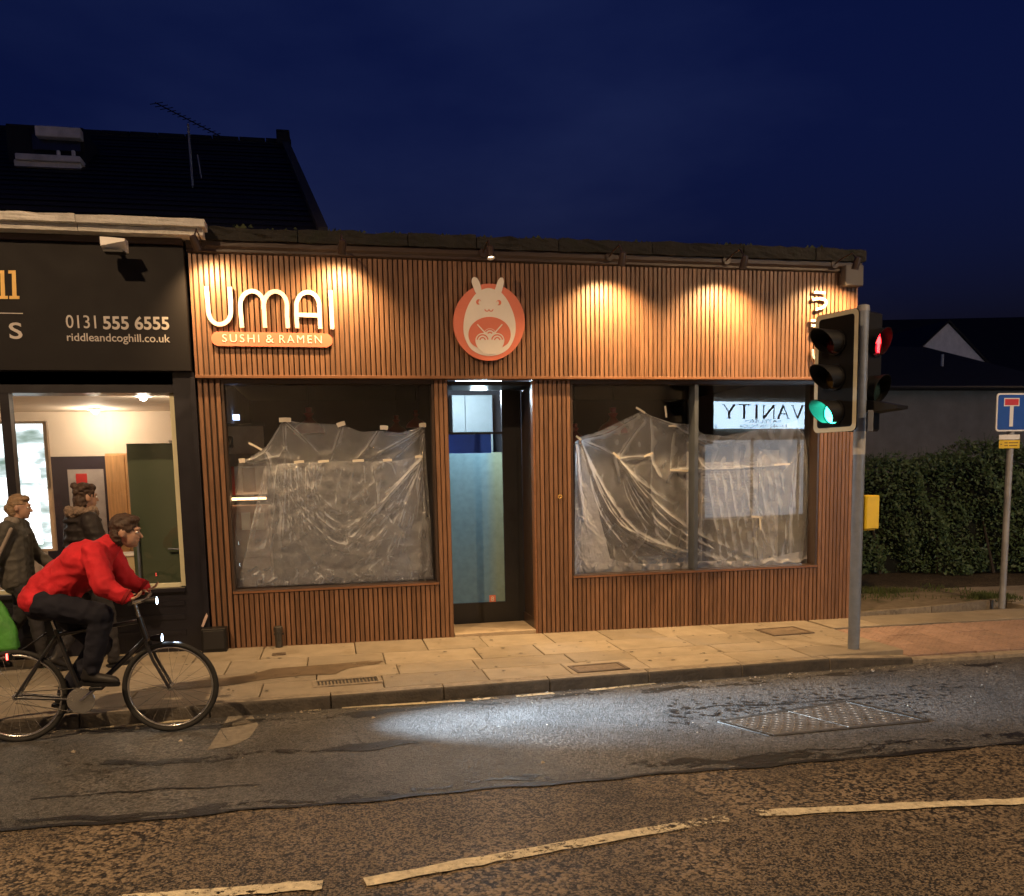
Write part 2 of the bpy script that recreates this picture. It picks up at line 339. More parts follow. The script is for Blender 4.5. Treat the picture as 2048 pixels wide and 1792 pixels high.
def crack(pts, w=.012):
    P = [np.array(gxy(*q)) for q in pts]; L2 = []
    for a, b in zip(P[:-1], P[1:]):
        for k in range(7): L2.append(a+(b-a)*k/7+RNG.normal(0, .012, 2))
    L2.append(P[-1]); n = len(L2); va = [(q[0], q[1]-w*RNG.uniform(.2, 1), zg(q[0])-.1015) for q in L2]; vb = [(q[0], q[1]+w*RNG.uniform(.2, 1), zg(q[0])-.1015) for q in L2]
    MB().add(va+vb, [[i, i+1, n+i+1, n+i] for i in range(n-1)]).build('crack', M['tar'], road, fix=False)
def gxy(px, py, dz=-.105): p = G(px, py, dz); return (p[0], p[1])
for c in (((1330, 1425), (1430, 1412), (1560, 1408), (1700, 1398), (1755, 1392)), ((1330, 1425), (1350, 1445), (1400, 1455)), ((1425, 1402), (1432, 1418), (1440, 1432)), ((1350, 1432), (1385, 1446), (1405, 1461)), ((1465, 1520), (1560, 1505), (1700, 1497), (1850, 1478)), ((690, 1440), (712, 1470), (725, 1490)), ((1870, 1380), (1930, 1372), (1990, 1380)), ((430, 1448), (455, 1480)), ((60, 1600), (300, 1580), (520, 1570)), ((1755, 1392), (1800, 1405), (1852, 1440))): crack(c)
# broken, pitted asphalt round the cover
m = MB()
for k in range(260):
    u = RNG.uniform(1330, 1900); v = 1412-(u-1500)*.07+RNG.normal(0, 14); x, y = gxy(u, v); r = RNG.uniform(.008, .03); a0 = RNG.uniform(0, 6); n = 6
    m.add([(x+r*RNG.uniform(.6, 1.2)*math.cos(a0+2*math.pi*i/n), y+r*RNG.uniform(.5, 1)*math.sin(a0+2*math.pi*i/n), zg(x)-.1025) for i in range(n)], [list(range(n))])
tag(m.build('pitting', M['tar'], road, fix=False), kind='stuff')
# broken white line along the kerb and the dashed lane line: every dash a piece
def dash(pts, w, parent, name='road_marking'):
    """pts: centre line of (x, y); ragged edges."""
    m = MB(); N = 26; P = np.array(pts, float); t = np.linspace(0, len(P)-1, N)
    X = np.interp(t, range(len(P)), P[:, 0]); Y = np.interp(t, range(len(P)), P[:, 1])
    d = np.gradient(np.stack([X, Y], 1), axis=0); d /= np.linalg.norm(d, axis=1)[:, None]; nn = np.stack([-d[:, 1], d[:, 0]], 1)
    ja = 1+RNG.normal(0, .10, N); jb = 1+RNG.normal(0, .10, N)
    a = [(X[i]+nn[i, 0]*w/2*ja[i], Y[i]+nn[i, 1]*w/2*ja[i]) for i in range(N)]; b = [(X[i]-nn[i, 0]*w/2*jb[i], Y[i]-nn[i, 1]*w/2*jb[i]) for i in range(N)]
    vs = [(x, y, zg(x)-.101) for x, y in a]+[(x, y, zg(x)-.101) for x, y in b]
    m.add(vs, [[i, N+i, N+i+1, i+1] for i in range(N-1)]).build(name, M['paint'], parent, fix=False)
def gxy(px, py, dz=-.105): p = G(px, py, dz); return (p[0], p[1])
for a, b in (((-80, 1477), (115, 1464)), ((130, 1463), (380, 1441)), ((488, 1427), (642, 1420)), ((684, 1416), (930, 1402)), ((946, 1400), (995, 1396)), ((1032, 1393), (1108, 1387)), ((1180, 1381), (1310, 1367))):
    dash([gxy(*a), gxy(*b)], .055, road)
for pts in (((240, 1800), (420, 1787), (645, 1770)), ((730, 1765), (900, 1733), (1100, 1697), (1300, 1662), (1455, 1637)), ((1516, 1627), (1700, 1618), (1880, 1609), (2090, 1601))):
    dash([gxy(*p) for p in pts], .085, road)

def yk(x): return -2.16+.055*x if x < 4.3 else -1.9235
# pavement bed, flagstones, kerbstones
m = MB(); xs = np.linspace(-12, 13, 51); n = len(xs)
vs = [(x, yk(x)+.02, zg(x)-.085) for x in xs]+[(x, .5 if x < 5 else 2.4, zg(x)-.085) for x in xs]
pav = m.add(vs, [[i, i+1, n+i+1, n+i] for i in range(n-1)]).build('pavement', M['mortar'], fix=False); tag(pav, kind='structure')
def flag(x0, x1, ya0, ya1, yb0, yb1, mat='flag', name='flagstone', h=0.0, gap=.0042):
    """A paving slab: near edge y ya0..ya1 (left..right), far edge yb0..yb1."""
    m = MB(); c = .006; g = gap; dz = random.gauss(0, .0022)+h; tx = random.gauss(0, .0018); ty = random.gauss(0, .0018)
    o = [(x0+g, ya0+g), (x1-g, ya1+g), (x1-g, yb1-g), (x0+g, yb0-g)]; cx = (x0+x1)/2; cy = (ya0+yb0)/2
    i_ = [(x0+g+c, ya0+g+c), (x1-g-c, ya1+g+c), (x1-g-c, yb1-g-c), (x0+g+c, yb0-g-c)]
    def z(x, y, d): return zg(x)+dz+tx*(x-cx)+ty*(y-cy)+d
    vs = [(x, y, z(x, y, -.09)) for x, y in o]+[(x, y, z(x, y, -c)) for x, y in o]+[(x, y, z(x, y, 0)) for x, y in i_]
    fs = [[8, 9, 10, 11]]+[[k, (k+1) % 4, 4+(k+1) % 4, 4+k] for k in range(4)]+[[4+k, 4+(k+1) % 4, 8+(k+1) % 4, 8+k] for k in range(4)]
    return m.add(vs, fs).build(name, M[mat], pav)
def yrow(x, t): return (yk(x)+.14)*(1-t)+.0*t      # t=0 at the kerb, 1 at the house wall
rows = [0, .22, .43, .70, 1.0]
covers = []                                          # (x0, x1, row) left open for ironwork
for r in range(4):
    x = -9.0-random.random()*.5
    while x < 4.35:
        w = random.choice((.62, .72, .8, .92)) if r != 0 else random.choice((.75, .9, 1.0))
        x1 = min(x+w, 4.42)
        if 4.42-x1 < .3: x1 = 4.42
        flag(x, x1, yrow(x, rows[r]), yrow(x1, rows[r]), yrow(x, rows[r+1]) if r < 3 else .03, yrow(x1, rows[r+1]) if r < 3 else .03)
        x = x1
# kerbstones
x = -2.02-.92*10
while x < 4.2:
    x1 = x+.92
    m = MB(); g = .006; a = x+g; b = x1-g
    def K(x, o, dz): return (x, yk(x)+o, zg(x)+dz)
    drop = max(0.0, min(1.0, (x1-3.7)/.9))*.06
    prof = [(.0, -.2), (.0, -.02), (.004, -.008), (.014, .0), (.132, .001), (.132, -.2)]
    vs = [K(a, o, dz) for o, dz in prof]+[K(b, o, dz-(drop if dz > -.1 else 0)) for o, dz in prof]; n = 6
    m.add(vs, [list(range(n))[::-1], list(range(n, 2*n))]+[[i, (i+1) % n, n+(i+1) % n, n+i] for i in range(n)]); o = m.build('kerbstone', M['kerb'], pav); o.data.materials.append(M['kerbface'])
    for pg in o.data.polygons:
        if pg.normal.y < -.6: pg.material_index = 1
    x = x1
while x < 12.5:                                      # dropped kerb at the crossing
    x1 = x+.92; m = MB(); a = x+.006; b = x1-.006
    m.slab([(a, yk(a)), (b, yk(b)), (b, yk(b)+.135), (a, yk(a)+.135)], -.2, -.072).build('kerbstone', M['kerb'], pav); x = x1
# blister tiles at the crossing
M['tactile'] = pbr('red blister paving', (.27, .185, .145), .8, var=.18, vscale=8, bump=.4, bscale=70, rnd=.12, dirt=((.2, .15, .115), 3, .55))
bt = MB(); bt.cbox(.004, .396, .004, .396, -.05, 0, .004)
for i in range(6):
    for j in range(6):
        bt.lathe([(.0125, -.001), (.0105, .004), (.005, .006)], 6, Matrix.Translation((.0333+.0667*i, .0333+.0667*j, 0)))
bt_me = bt.mesh('blister_tile', M['tactile'])
x = 4.46
while x < 10:
    for j in range(3):
        y = yk(x+.2)+.15+.4*j; o = link('blister_tile', bt_me, pav)
        o.location = (x, y, zg(x)-.058+.05*j/3+random.gauss(0, .002)); o.rotation_euler = (R(2.2), 0, random.gauss(0, .004))
    x += .402
# slabs of the corner behind the blister tiles
for (ya, yb) in ((-.52, .1), (.1, .62), (.62, 1.3), (1.3, 2.0)):
    x = 4.46 if ya < 0 else (5.1 if ya < .5 else 7.9)
    while x < 12:
        w = random.choice((.62, .8, .92)); x1 = x+w; top = yb
        if ya > 0 and ya < .5:
            if x < 7.6: x = x1; continue
        flag(x, x1, ya, ya, top, top); x = x1
m = MB(); pts = [(5.1, .12), (6.4, .34), (7.5, .6), (7.85, .75)]
for (xa, ya), (xb, yb) in zip(pts[:-1], pts[1:]):
    m2 = MB(); m2.slab([(xa, ya), (xb-.01, yb), (xb-.01, yb+.06), (xa, ya+.06)], -.1, .035).build('edging_stone', M['kerb'], pav)
m = MB(); vg = [(4.9, .1), (5.1, .17), (6.4, .39), (7.5, .65), (7.88, .85), (8.0, 1.6), (7.4, 2.15), (6.2, 2.35), (4.9, 2.5)]
verge = tag(m.slab(vg, -.1, .02).build('verge', M['soil']), kind='structure')
M['grass'] = pbr('verge grass', (.07, .095, .025), .8, var=.4, vscale=4)
m = MB()
for k in range(5200):
    if k < 3600: x = random.gauss(6.3, .75); y = random.gauss(1.75, .28)
    else: x = random.gauss(7.75, .22); y = random.gauss(.95, .16)
    if not (5.0 < x < 8.1 and .4 < y < 2.3) or math.sin(x*5)+math.sin(y*7+x*2) < -.7+random.random(): continue
    h = random.uniform(.025, .085); a = random.uniform(0, 6.28); w = random.uniform(.004, .009); lx = random.gauss(0, .02); ly = random.gauss(0, .02)
    z = zg(x)+.015
    m.add([(x-w*math.cos(a), y-w*math.sin(a), z), (x+w*math.cos(a), y+w*math.sin(a), z), (x+lx, y+ly, z+h)], [(0, 1, 2)])
tag(m.build('grass', M['grass'], fix=False), 'rough green grass growing on the gritty verge at the corner', 'grass', kind='stuff')

m = MB()                                              # grit and scraps swept against the kerb
for k in range(420):
    x = random.uniform(-6, 5.5); y = yk(x)-abs(random.gauss(0, .10))-.01 if random.random() < .75 else random.uniform(-4.2, -2.2); s = random.uniform(.003, .010)*(2.2 if random.random() < .05 else 1); z = zg(x)-.1035; a = random.uniform(0, 6.3)
    m.add([(x+s*math.cos(a+i*2.1), y+s*math.sin(a+i*2.1), z) for i in range(3)]+[(x, y, z+s*.8)], [(0, 1, 3), (1, 2, 3), (2, 0, 3)])
tag(m.build('grit', pbr('grit', (.32, .28, .22), .9, var=.5, vscale=2), fix=False), 'loose grit and tiny scraps lying along the kerb', 'grit', kind='stuff')
# a dried spill, gum spots and a wet edge on the slabs
m = MB(); pts = [G(*q) for q in ((300, 1372), (360, 1366), (425, 1360), (500, 1350), (545, 1338), (600, 1334), (640, 1331), (700, 1326), (740, 1322), (768, 1323), (758, 1328), (735, 1332), (700, 1337), (682, 1343), (672, 1349), (600, 1352), (540, 1358), (450, 1372), (360, 1380))]
m.add([(q[0], q[1], q[2]+.0055) for q in pts], [list(range(len(pts)))]); M['spill'] = pbr('dried spill', (.12, .088, .055), .55, var=.3, vscale=8); wear(M['spill'], 12, 1.08); m.build('spill_stain', M['spill'], pav, fix=False)
m = MB()
for k in range(150):
    x = random.uniform(-6.5, 4.3); y = random.uniform(yk(x)+.2, -.1); r = random.uniform(.008, .021); n = 9; ph = random.uniform(0, 6)
    m.add([(x+r*(1+.25*math.sin(3*i+ph))*math.cos(2*math.pi*i/n), y+r*(1+.25*math.cos(2*i+ph))*math.sin(2*math.pi*i/n), zg(x)+.0058) for i in range(n)], [list(range(n))])
tag(m.build('gum_spots', pbr('trodden gum', (.13, .115, .09), .8, var=.4, vscale=3), pav, fix=False), kind='stuff')
# ironwork in the pavement
M['tread_rim'] = pbr('rusted cover rim', (.10, .075, .055), .7, var=.3, vscale=15)
M['tray'] = pbr('paved cover tray', (.175, .135, .095), .75, var=.3, vscale=12, bump=.6, bscale=50, dirt=((.09, .07, .05), 8, .55))
def cover_frame(name, label, cx, cy, sx, sy, dz, bars, group=None):
    t = thing(name, label, 'cover', (cx, cy, zg(cx)+dz), math.atan(.055), group)
    m = MB(); fw = .035
    for a in ((-sx/2, sx/2, -sy/2, -sy/2+fw), (-sx/2, sx/2, sy/2-fw, sy/2), (-sx/2, -sx/2+fw, -sy/2+fw, sy/2-fw), (sx/2-fw, sx/2, -sy/2+fw, sy/2-fw)): m.box(*a, -.03, .006)
    m.build('frame', M['kerb'] if bars else M['tread_rim'], t, world=False)
    MB().box(-sx/2+fw+.001, sx/2-fw-.001, -sy/2+fw+.001, sy/2-fw-.001, -.04, -.012 if bars else .002).build('plate', M['black'] if bars else M['tray'], t, world=False)
    for i in range(bars):
        x = -sx/2+fw+(i+.5)*(sx-2*fw)/bars; MB().box(x-.006, x+.006, -sy/2+fw+.002, sy/2-fw-.002, -.011, .004).build('bar', M['iron'], t, world=False)
    return t
p = G(695, 1364); cover_frame('pavement_grating', 'cast iron slotted grating set in the pavement near the kerb', p[0], p[1], .58, .24, .004, 17)
p = G(558, 1309); cover_frame('stopcock_cover', 'tiny iron cover in the pavement below the left window', p[0], p[1], .13, .09, .004, 0)
p = G(1197, 1336); cover_frame('inspection_cover', 'rusty rectangular cover at the kerb beyond the doorway', p[0], p[1], .50, .28, .004, 0)
p = G(1568, 1263); cover_frame('inspection_cover', 'square cover in the pavement close to the timber front near the signal pole', p[0], p[1], .5, .4, .004, 0)
# the big double cover in the carriageway
cA, cB, cC, cD = [np.array(gxy(*q)) for q in ((1440, 1443), (1690, 1403), (1852, 1442), (1545, 1472))]
ctr = (cA+cB+cC+cD)/4
t = thing('carriageway_cover', 'large steel double chamber cover set in the road with raised tread', 'cover', (ctr[0], ctr[1], zg(ctr[0])-.106))
def q4(u, v): return (cA*(1-u)*(1-v)+cB*u*(1-v)+cC*u*v+cD*(1-u)*v)
M['tread'] = pbr('worn tread steel', (.15, .135, .115), .42, metal=.5, var=.3, vscale=9, bump=.3, bscale=40, dirt=((.05, .04, .03), 6, .55))
for k, (u0, u1) in enumerate(((.02, .495), (.505, .98))):
    m = MB(); a = [q4(u0, .04), q4(u1, .04), q4(u1, .96), q4(u0, .96)]
    m.slab([tuple(p) for p in a], -.12, -.100); pl = m.build('plate', M['tread'], t)
    m = MB()
    for i in range(11):
        for j in range(9):
            u = u0+(u1-u0)*(i+.5)/11; v = .06+.88*(j+.5)/9; p = q4(u, v); s = .018*(1 if (i+j) % 2 else -1)
            z = zg(p[0])-.1005
            m.add([(p[0]-.02, p[1]-s*.6, z), (p[0], p[1]-.006, z), (p[0]+.02, p[1]+s*.6, z), (p[0], p[1]+.006, z), (p[0], p[1], z+.006)], [(0, 1, 4), (1, 2, 4), (2, 3, 4), (3, 0, 4)])
    tag(m.build('tread_studs', M['tread'], pl), kind='stuff')
m = MB()
for (u0, v0, u1, v1) in ((0, -.03, 1, .03), (0, .97, 1, 1.03), (-.02, 0, .012, 1), (.988, 0, 1.02, 1)):
    m.slab([tuple(q4(u0, v0)), tuple(q4(u1, v0)), tuple(q4(u1, v1)), tuple(q4(u0, v1))], -.14, -.0985)
m.build('frame', M['iron'], t)
# pale repair of the carriageway near the cyclist
m = MB(); pts = [gxy(*q) for q in ((415, 1500), (462, 1425), (505, 1432), (517, 1450), (500, 1475), (470, 1490))]
m.add([(x, y, zg(x)-.1035) for x, y in pts], [list(range(6))]).build('repair_patch', pbr('pale repair', (.19, .17, .135), .8, var=.25, vscale=20, bump=.4), road)

# ================================================================== RESTAURANT, clad in timber slats
XL, XW1, XW1r, XD, XDr, XW2, XM, XW2r, XR = -2.293, -2.059, .07, .218, 1.15, 1.561, 3.033, 4.562, 5.002
ZT, ZB, ZS = 3.946, 2.753, .612
FY = -.05                                            # face of the fascia
def fx(x): return CAM[0]+(x-CAM[0])*(FY-CAM[1])/(-CAM[1])
rest = thing('restaurant_building', 'single storey restaurant clad in vertical brown timber slats with two taped-up windows', 'restaurant', (1.35, 0, 0))
body = MB().box(XL-.02, XR+.01, .36, .4, 2.95, 3.9)
for a in ((XL+.02, XL+.1, .14, 6, -.2, 4.0), (XR-.1, XR-.001, .14, 6, -.3, 4.0), (XL+.1, XR-.1, 5.9, 6, -.2, 4.0)): body.box(*a)
body.build('wall', M['render'], rest)
MB().box(XL+.02, XR-.02, .12, 6, 3.9, 4.02).build('roof', M['slate'], rest)
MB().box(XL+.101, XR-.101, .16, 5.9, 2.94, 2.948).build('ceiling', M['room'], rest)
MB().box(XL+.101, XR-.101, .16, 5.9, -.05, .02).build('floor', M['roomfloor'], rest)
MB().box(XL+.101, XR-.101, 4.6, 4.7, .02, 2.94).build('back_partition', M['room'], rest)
MB().box(XD-.03, XD-.002, .70, 2.75, .021, 2.939).box(1.36, 1.39, .70, 2.75, .021, 2.939).box(XD-.001, 1.359, 2.72, 2.75, .021, 2.939).build('lobby_light_screen', M['room'], rest)  # unseen walls added to keep the lobby lamp's light off the windows
# fascia
fas = MB().box(fx(XL), fx(XR), FY+.022, .12, ZB+.03, ZT).build('fascia', M['felt'], rest)
PIT = .0512; SW = .0398
def slat_mesh(z0, z1, y, d=.024):
    w = SW/2; c = .004; o = [(-w, y+d), (w, y+d), (w, y+c), (w-c, y), (-w+c, y), (-w, y+c)]; n = 6
    return MB().add([(a, b, z0) for a, b in o]+[(a, b, z1) for a, b in o], [list(range(n)), list(range(n, 2*n))]+[[i, (i+1) % n, n+(i+1) % n, n+i] for i in range(n)]).mesh('slat', M['slat'])
def slats(x0, x1, me, parent):
    n = max(1, round((x1-x0)/PIT)); p = (x1-x0)/n
    for i in range(n):
        o = link('slat', me, parent); o.location = (x0+(i+.5)*p, random.gauss(0, .0007), 0)
slats(fx(XL)+.03, fx(XR)-.03, slat_mesh(ZB+.031, ZT-.002, FY), fas)
MB().box(fx(XL), fx(XL)+.024, FY-.006, .12, ZB+.031, ZT).build('corner_trim', M['trim'], fas)
MB().box(fx(XR)-.024, fx(XR), FY-.006, .12, ZB+.031, ZT).build('corner_trim', M['trim'], fas)
MB().cbox(fx(XL)-.004, fx(XR)+.004, FY-.016, .12, ZB, ZB+.03, .003).build('bottom_trim', M['trim'], fas)
# piers and panels below the windows
panels = ((XL, XW1, -.3, ZB, 'pier'), (XW1r, XD, -.3, ZB, 'pier'), (XDr, XW2, -.3, ZB, 'pier'), (XW2r, XR, -.3, ZB, 'pier'),
          (XW1, XW1r, -.3, ZS-.032, 'stall_riser'), (XW2, XW2r, -.3, ZS-.032, 'stall_riser'))
for x0, x1, z0, z1, nm in panels:
    p = MB().box(x0+.001, x1-.001, .022, .13, z0, z1-.001).build(nm, M['felt'], rest)
    slats(x0+.002, x1-.002, slat_mesh(z0, z1-.002, 0.0), p)
MB().box(XDr-.02, XDr+.003, -.004, .1, -.3, ZB-.002).build('corner_trim', M['trim'], rest)
# windows
PANE_TURN = R(4.2)
def window(x0, x1, mull):
    w = thing_part = MB()
    f = .022
    w.box(x0, x1, -.006, .19, ZS-.030, ZS); w.box(x0, x0+f, .012, .19, ZS, ZB-.045); w.box(x1-f, x1, .012, .19, ZS, ZB-.045); w.box(x0, x1, .012, .19, ZB-.045, ZB-.003)
    fr = w.build('window_frame', M['bronze'], rest)
    MB().box(x0+.003, x1-.003, -.012, .0, ZS-.026, ZS-.004).build('sill_trim', M['trim'], fr)
    xs = [x0+f]+([mull-.022, mull+.022] if mull else [])+[x1-f]
    if mull: MB().box(mull-.022, mull+.022, .02, .19, ZS+.001, ZB-.046).build('mullion', M['steelblue'], fr)
    for i in range(0, len(xs), 2):
        ya, yb = (.10, .10) if i == 0 else (.088-(xs[i+1]-xs[i])/2*math.tan(PANE_TURN), .088+(xs[i+1]-xs[i])/2*math.tan(PANE_TURN))   # the right pane sits slightly out of true
        MB().quad((xs[i], ya, ZS), (xs[i+1], yb, ZS), (xs[i+1], yb, ZB-.045), (xs[i], ya, ZB-.045)).build('pane', M['glass'], fr, fix=False)
M['steelblue'] = pbr('grey blue aluminium', (.10, .115, .135), .4, metal=.4, var=.1)
window(XW1, XW1r, None); window(XW2, XW2r, XM)
# gutter board and coping stones on top
m = MB(); x0, x1 = fx(XL)-.01, fx(XR)+.02
prof = [(-.052, 3.948), (-.075, 3.962), (-.072, 3.985), (-.095, 4.01), (-.098, 4.055), (.12, 4.055), (.12, 3.948)]
m.add([(x0, y, z) for y, z in prof]+[(x1, y, z) for y, z in prof], [list(range(7)), list(range(7, 14))]+[[i, (i+1) % 7, 7+(i+1) % 7, 7+i] for i in range(7)]).build('gutter_board', M['gutter'], rest)
def rough_block(x0, x1, y0, y1, z0, z1, amp, mat, name, parent, nx=7, nz=3):
    bm = bmesh.new(); bmesh.ops.create_cube(bm, size=1)
    for v in bm.verts: v.co = Vector(((x0+x1)/2+v.co.x*(x1-x0), (y0+y1)/2+v.co.y*(y1-y0), (z0+z1)/2+v.co.z*(z1-z0)))
    ex = [e for e in bm.edges if abs(e.verts[0].co.x-e.verts[1].co.x) > .01]; bmesh.ops.subdivide_edges(bm, edges=ex, cuts=nx)
    ez = [e for e in bm.edges if abs(e.verts[0].co.z-e.verts[1].co.z) > .01]; bmesh.ops.subdivide_edges(bm, edges=ez, cuts=nz)
    for v in bm.verts: v.co += Vector((0, random.gauss(0, amp), random.gauss(0, amp*(1 if v.co.z > z1-.01 else .4))))
    me = bpy.data.meshes.new(name); bm.to_mesh(me); bm.free(); me.materials.append(mat); return link(name, me, parent)
x = fx(XL)-.05
while x < fx(XR)+.0:
    x2 = min(x+random.uniform(.7, 1.1), fx(XR)+.05); rough_block(x+.004, x2-.004, -.13, .3, 4.062, 4.185+random.gauss(0, .006), .007, M['coping'], 'coping_stone', rest, nx=9)
    x = x2
m = MB()
for k in range(700):                                  # moss along the coping
    x = random.uniform(fx(XL), fx(XR)); y = random.uniform(-.12, .2); s = random.uniform(.01, .03)*(1.5 if math.sin(x*6) > .3 else .8); z = 4.185
    a = random.uniform(0, 3.1); m.add([(x-s*math.cos(a), y-s*math.sin(a), z), (x+s*math.cos(a), y+s*math.sin(a), z), (x+s*.3*math.sin(a), y-s*.3*math.cos(a), z+s*1.1)], [(0, 1, 2)])
tag(m.build('moss', pbr('moss', (.035, .045, .018), .95), rest, fix=False), kind='stuff')
# recessed entrance
YD = .62
dl = W(900, 1100, YD)[0]; dr = XDr-.002
MB().box(XD-.0, XD+.004, .14, YD, -.2, ZB-.005).build('reveal_panel', M['dark'], rest)
MB().box(XDr-.006, XDr-.002, .1, YD, .14, ZB-.005).build('reveal_panel', M['bronze'], rest)
MB().box(XDr-.018, XDr-.002, .1, YD-.002, -.1, .14).build('skirting', M['bronze'], rest)
MB().box(XD+.004, XDr-.006, .12, YD, ZB-.05, ZB-.004).build('soffit', M['dark'], rest)
st = MB().cbox(XD+.002, XDr-.02, -.002, YD-.02, -.2, .035, .008).build('doorstep', pbr('doorstep stone', (.36, .29, .2), .75, var=.12, bump=.3, dirt=((.24, .19, .13), 4, .55)), rest)
def WX(px, py=1000, Y=YD): return float(W(px, py, Y)[0])
def WZ(px, py, Y=YD): return float(W(px, py, Y)[2])
z_tb, z_tt = WZ(950, 905), WZ(950, 866); z_pb = WZ(950, 1206); z_top = ZB-.05
xa, xb, xc = XD+.006, WX(1007), WX(1036)
d = MB().box(xa, xc, YD, YD+.05, .03, z_pb).box(xb, xc, YD, YD+.05, z_pb, z_top).box(xa, xb, YD, YD+.05, z_tt-.012, z_tt+.012).box(xa, xb, YD, YD+.05, WZ(950, 775), z_top).box(xc, XDr-.006, YD+.01, YD+.06, .03, z_top).build('door', M['dark'], rest)
m, nt, b = new_mat('blue green paper on glass'); M['paper'] = m
N = nt.nodes.new; L = nt.links.new; tcx = N('ShaderNodeTexCoord'); sx = N('ShaderNodeSeparateXYZ'); L(tcx.outputs['Object'], sx.inputs[0])
mr = N('ShaderNodeMapRange'); mr.inputs[1].default_value = xb-.20; mr.inputs[2].default_value = xb-.08; L(sx.outputs[0], mr.inputs[0])
mx = N('ShaderNodeMix'); mx.data_type = 'RGBA'; mx.inputs[6].default_value = (.22, .36, .41, 1); mx.inputs[7].default_value = (.31, .38, .27, 1); L(mr.outputs[0], mx.inputs[0])
nz = N('ShaderNodeTexNoise'); nz.inputs['Scale'].default_value = 14; nz.inputs['Detail'].default_value = 8; L(tcx.outputs['Object'], nz.inputs['Vector'])
m2 = N('ShaderNodeMapRange'); m2.inputs[3].default_value = .75; m2.inputs[4].default_value = 1.25; L(nz.outputs['Fac'], m2.inputs[0])
s2 = N('ShaderNodeVectorMath'); s2.operation = 'SCALE'; L(mx.outputs[2], s2.inputs[0]); L(m2.outputs[0], s2.inputs['Scale']); L(s2.outputs[0], b.inputs['Base Color']); b.inputs['Roughness'].default_value = .5
tlb = N('ShaderNodeBsdfTranslucent'); L(s2.outputs[0], tlb.inputs[0]); mxs = N('ShaderNodeMixShader'); mxs.inputs[0].default_value = .5; L(b.outputs[0], mxs.inputs[1]); L(tlb.outputs[0], mxs.inputs[2]); L(mxs.outputs[0], nt.nodes['Material Output'].inputs[0])
MB().quad((xa, YD+.02, z_pb+.002), (xb-.002, YD+.02, z_pb+.002), (xb-.002, YD+.02, z_tb), (xa, YD+.02, z_tb)).build('papered_glass', M['paper'], d, fix=False)
MB().box(xa, WX(985), YD+.012, YD+.018, z_tb-.006, z_tt-.014).build('blue_film', pbr('blue masking film', (.02, .10, .75), .45, var=.1), d)
MB().quad((xa, YD+.012, z_tt+.013), (xb, YD+.012, z_tt+.013), (xb, YD+.012, WZ(950, 776)), (xa, YD+.012, WZ(950, 776))).build('pane', M['glass'], d, fix=False)
m = MB(); s0 = W(979, 1205, YD+.018); s1 = W(991, 1190, YD+.018)
MB().box(s0[0], s1[0], YD+.014, YD+.018, s0[2], s1[2]).build('sticker', M['coral'], d)
text('8', M['cream'], s0[0]+.02, s1[0]-.02, s0[2]+.015, s1[2]-.015, YD+.013, d, depth=.002)
# wall cupboard seen over the door
cb = thing('wall_cupboard', 'pale blue grey wall cupboard seen through the pane over the door', 'cupboard', (.75, 2.3, 2.0))
pale = pbr('pale cupboard', (.17, .205, .215), .5, var=.08)
for (a, b_) in ((905, 930), (931, 985)):
    q0 = W(a, 866, 2.3); q1 = W(b_, 790, 2.3); MB().cbox(q0[0]+.004, q1[0]-.004, 2.3, 2.6, q0[2]-.3, q1[2], .006).build('cupboard_door', pale, cb)

t = thing('lobby_lamp', 'cool white tube lamp on the lobby ceiling behind the door', 'lamp', (.75, 1.15, 2.9))
MB().cbox(.45, 1.05, 1.1, 1.2, 2.89, 2.935, .006).build('batten', M['white'], t)
MB().tube((.47, 1.15, 2.875), (1.03, 1.15, 2.875), .014).build('tube', glow('cool tube', (.62, .85, 1.0), 9), t, smooth=40)
lamp('tube_light', 'POINT', (.75, 1.15, 2.75), 170, (.70, .88, 1.0), t, radius=.12)

# ================================================================== LEFT SHOP
YS = -.12
shop = thing('shop_building', 'shop with charcoal fascia board, pale stone cornice and brightly lit window', 'shop', (-4.5, 0, .04))
def sx(px, py=700, Y=YS): return float(W(px, py, Y)[0])
def sz(px, py, Y=YS): return float(W(px, py, Y)[2])
xr_s = XL-.03
z_sb, z_st = sz(380, 742), sz(370, 492)
MB().box(-9, xr_s-.002, YS+.1, .3, z_sb-.2, 4.14).build('wall', M['navy'], shop)
sb = MB().cbox(-9, xr_s+.005, YS, YS+.08, z_sb, z_st, .004).build('fascia_board', M['signblack'], shop)
MB().box(-9, xr_s, YS-.03, YS+.1, z_st+.004, z_st+.06).build('upper_moulding', M['gutter'], shop)
x = -9.0
while x < sx(410, 450, -.3):
    x2 = min(x+random.uniform(.8, 1.3), sx(411, 450, -.3))
    if sx(411, 450, -.3)-x2 < .3: x2 = sx(411, 450, -.3)
    zt, zm, zb = sz(200, 432, -.3), sz(200, 448, -.3), sz(200, 462, -.3)
    rough_block(x+.003, x2-.003, -.34, .2, zm, zt, .004, M['stone'], 'cornice_stone', shop)
    rough_block(x+.003, min(x2, sx(405, 450, -.3))-.003, -.28, .2, zb, zm-.004, .003, M['stone'], 'cornice_stone', shop)
    x = x2
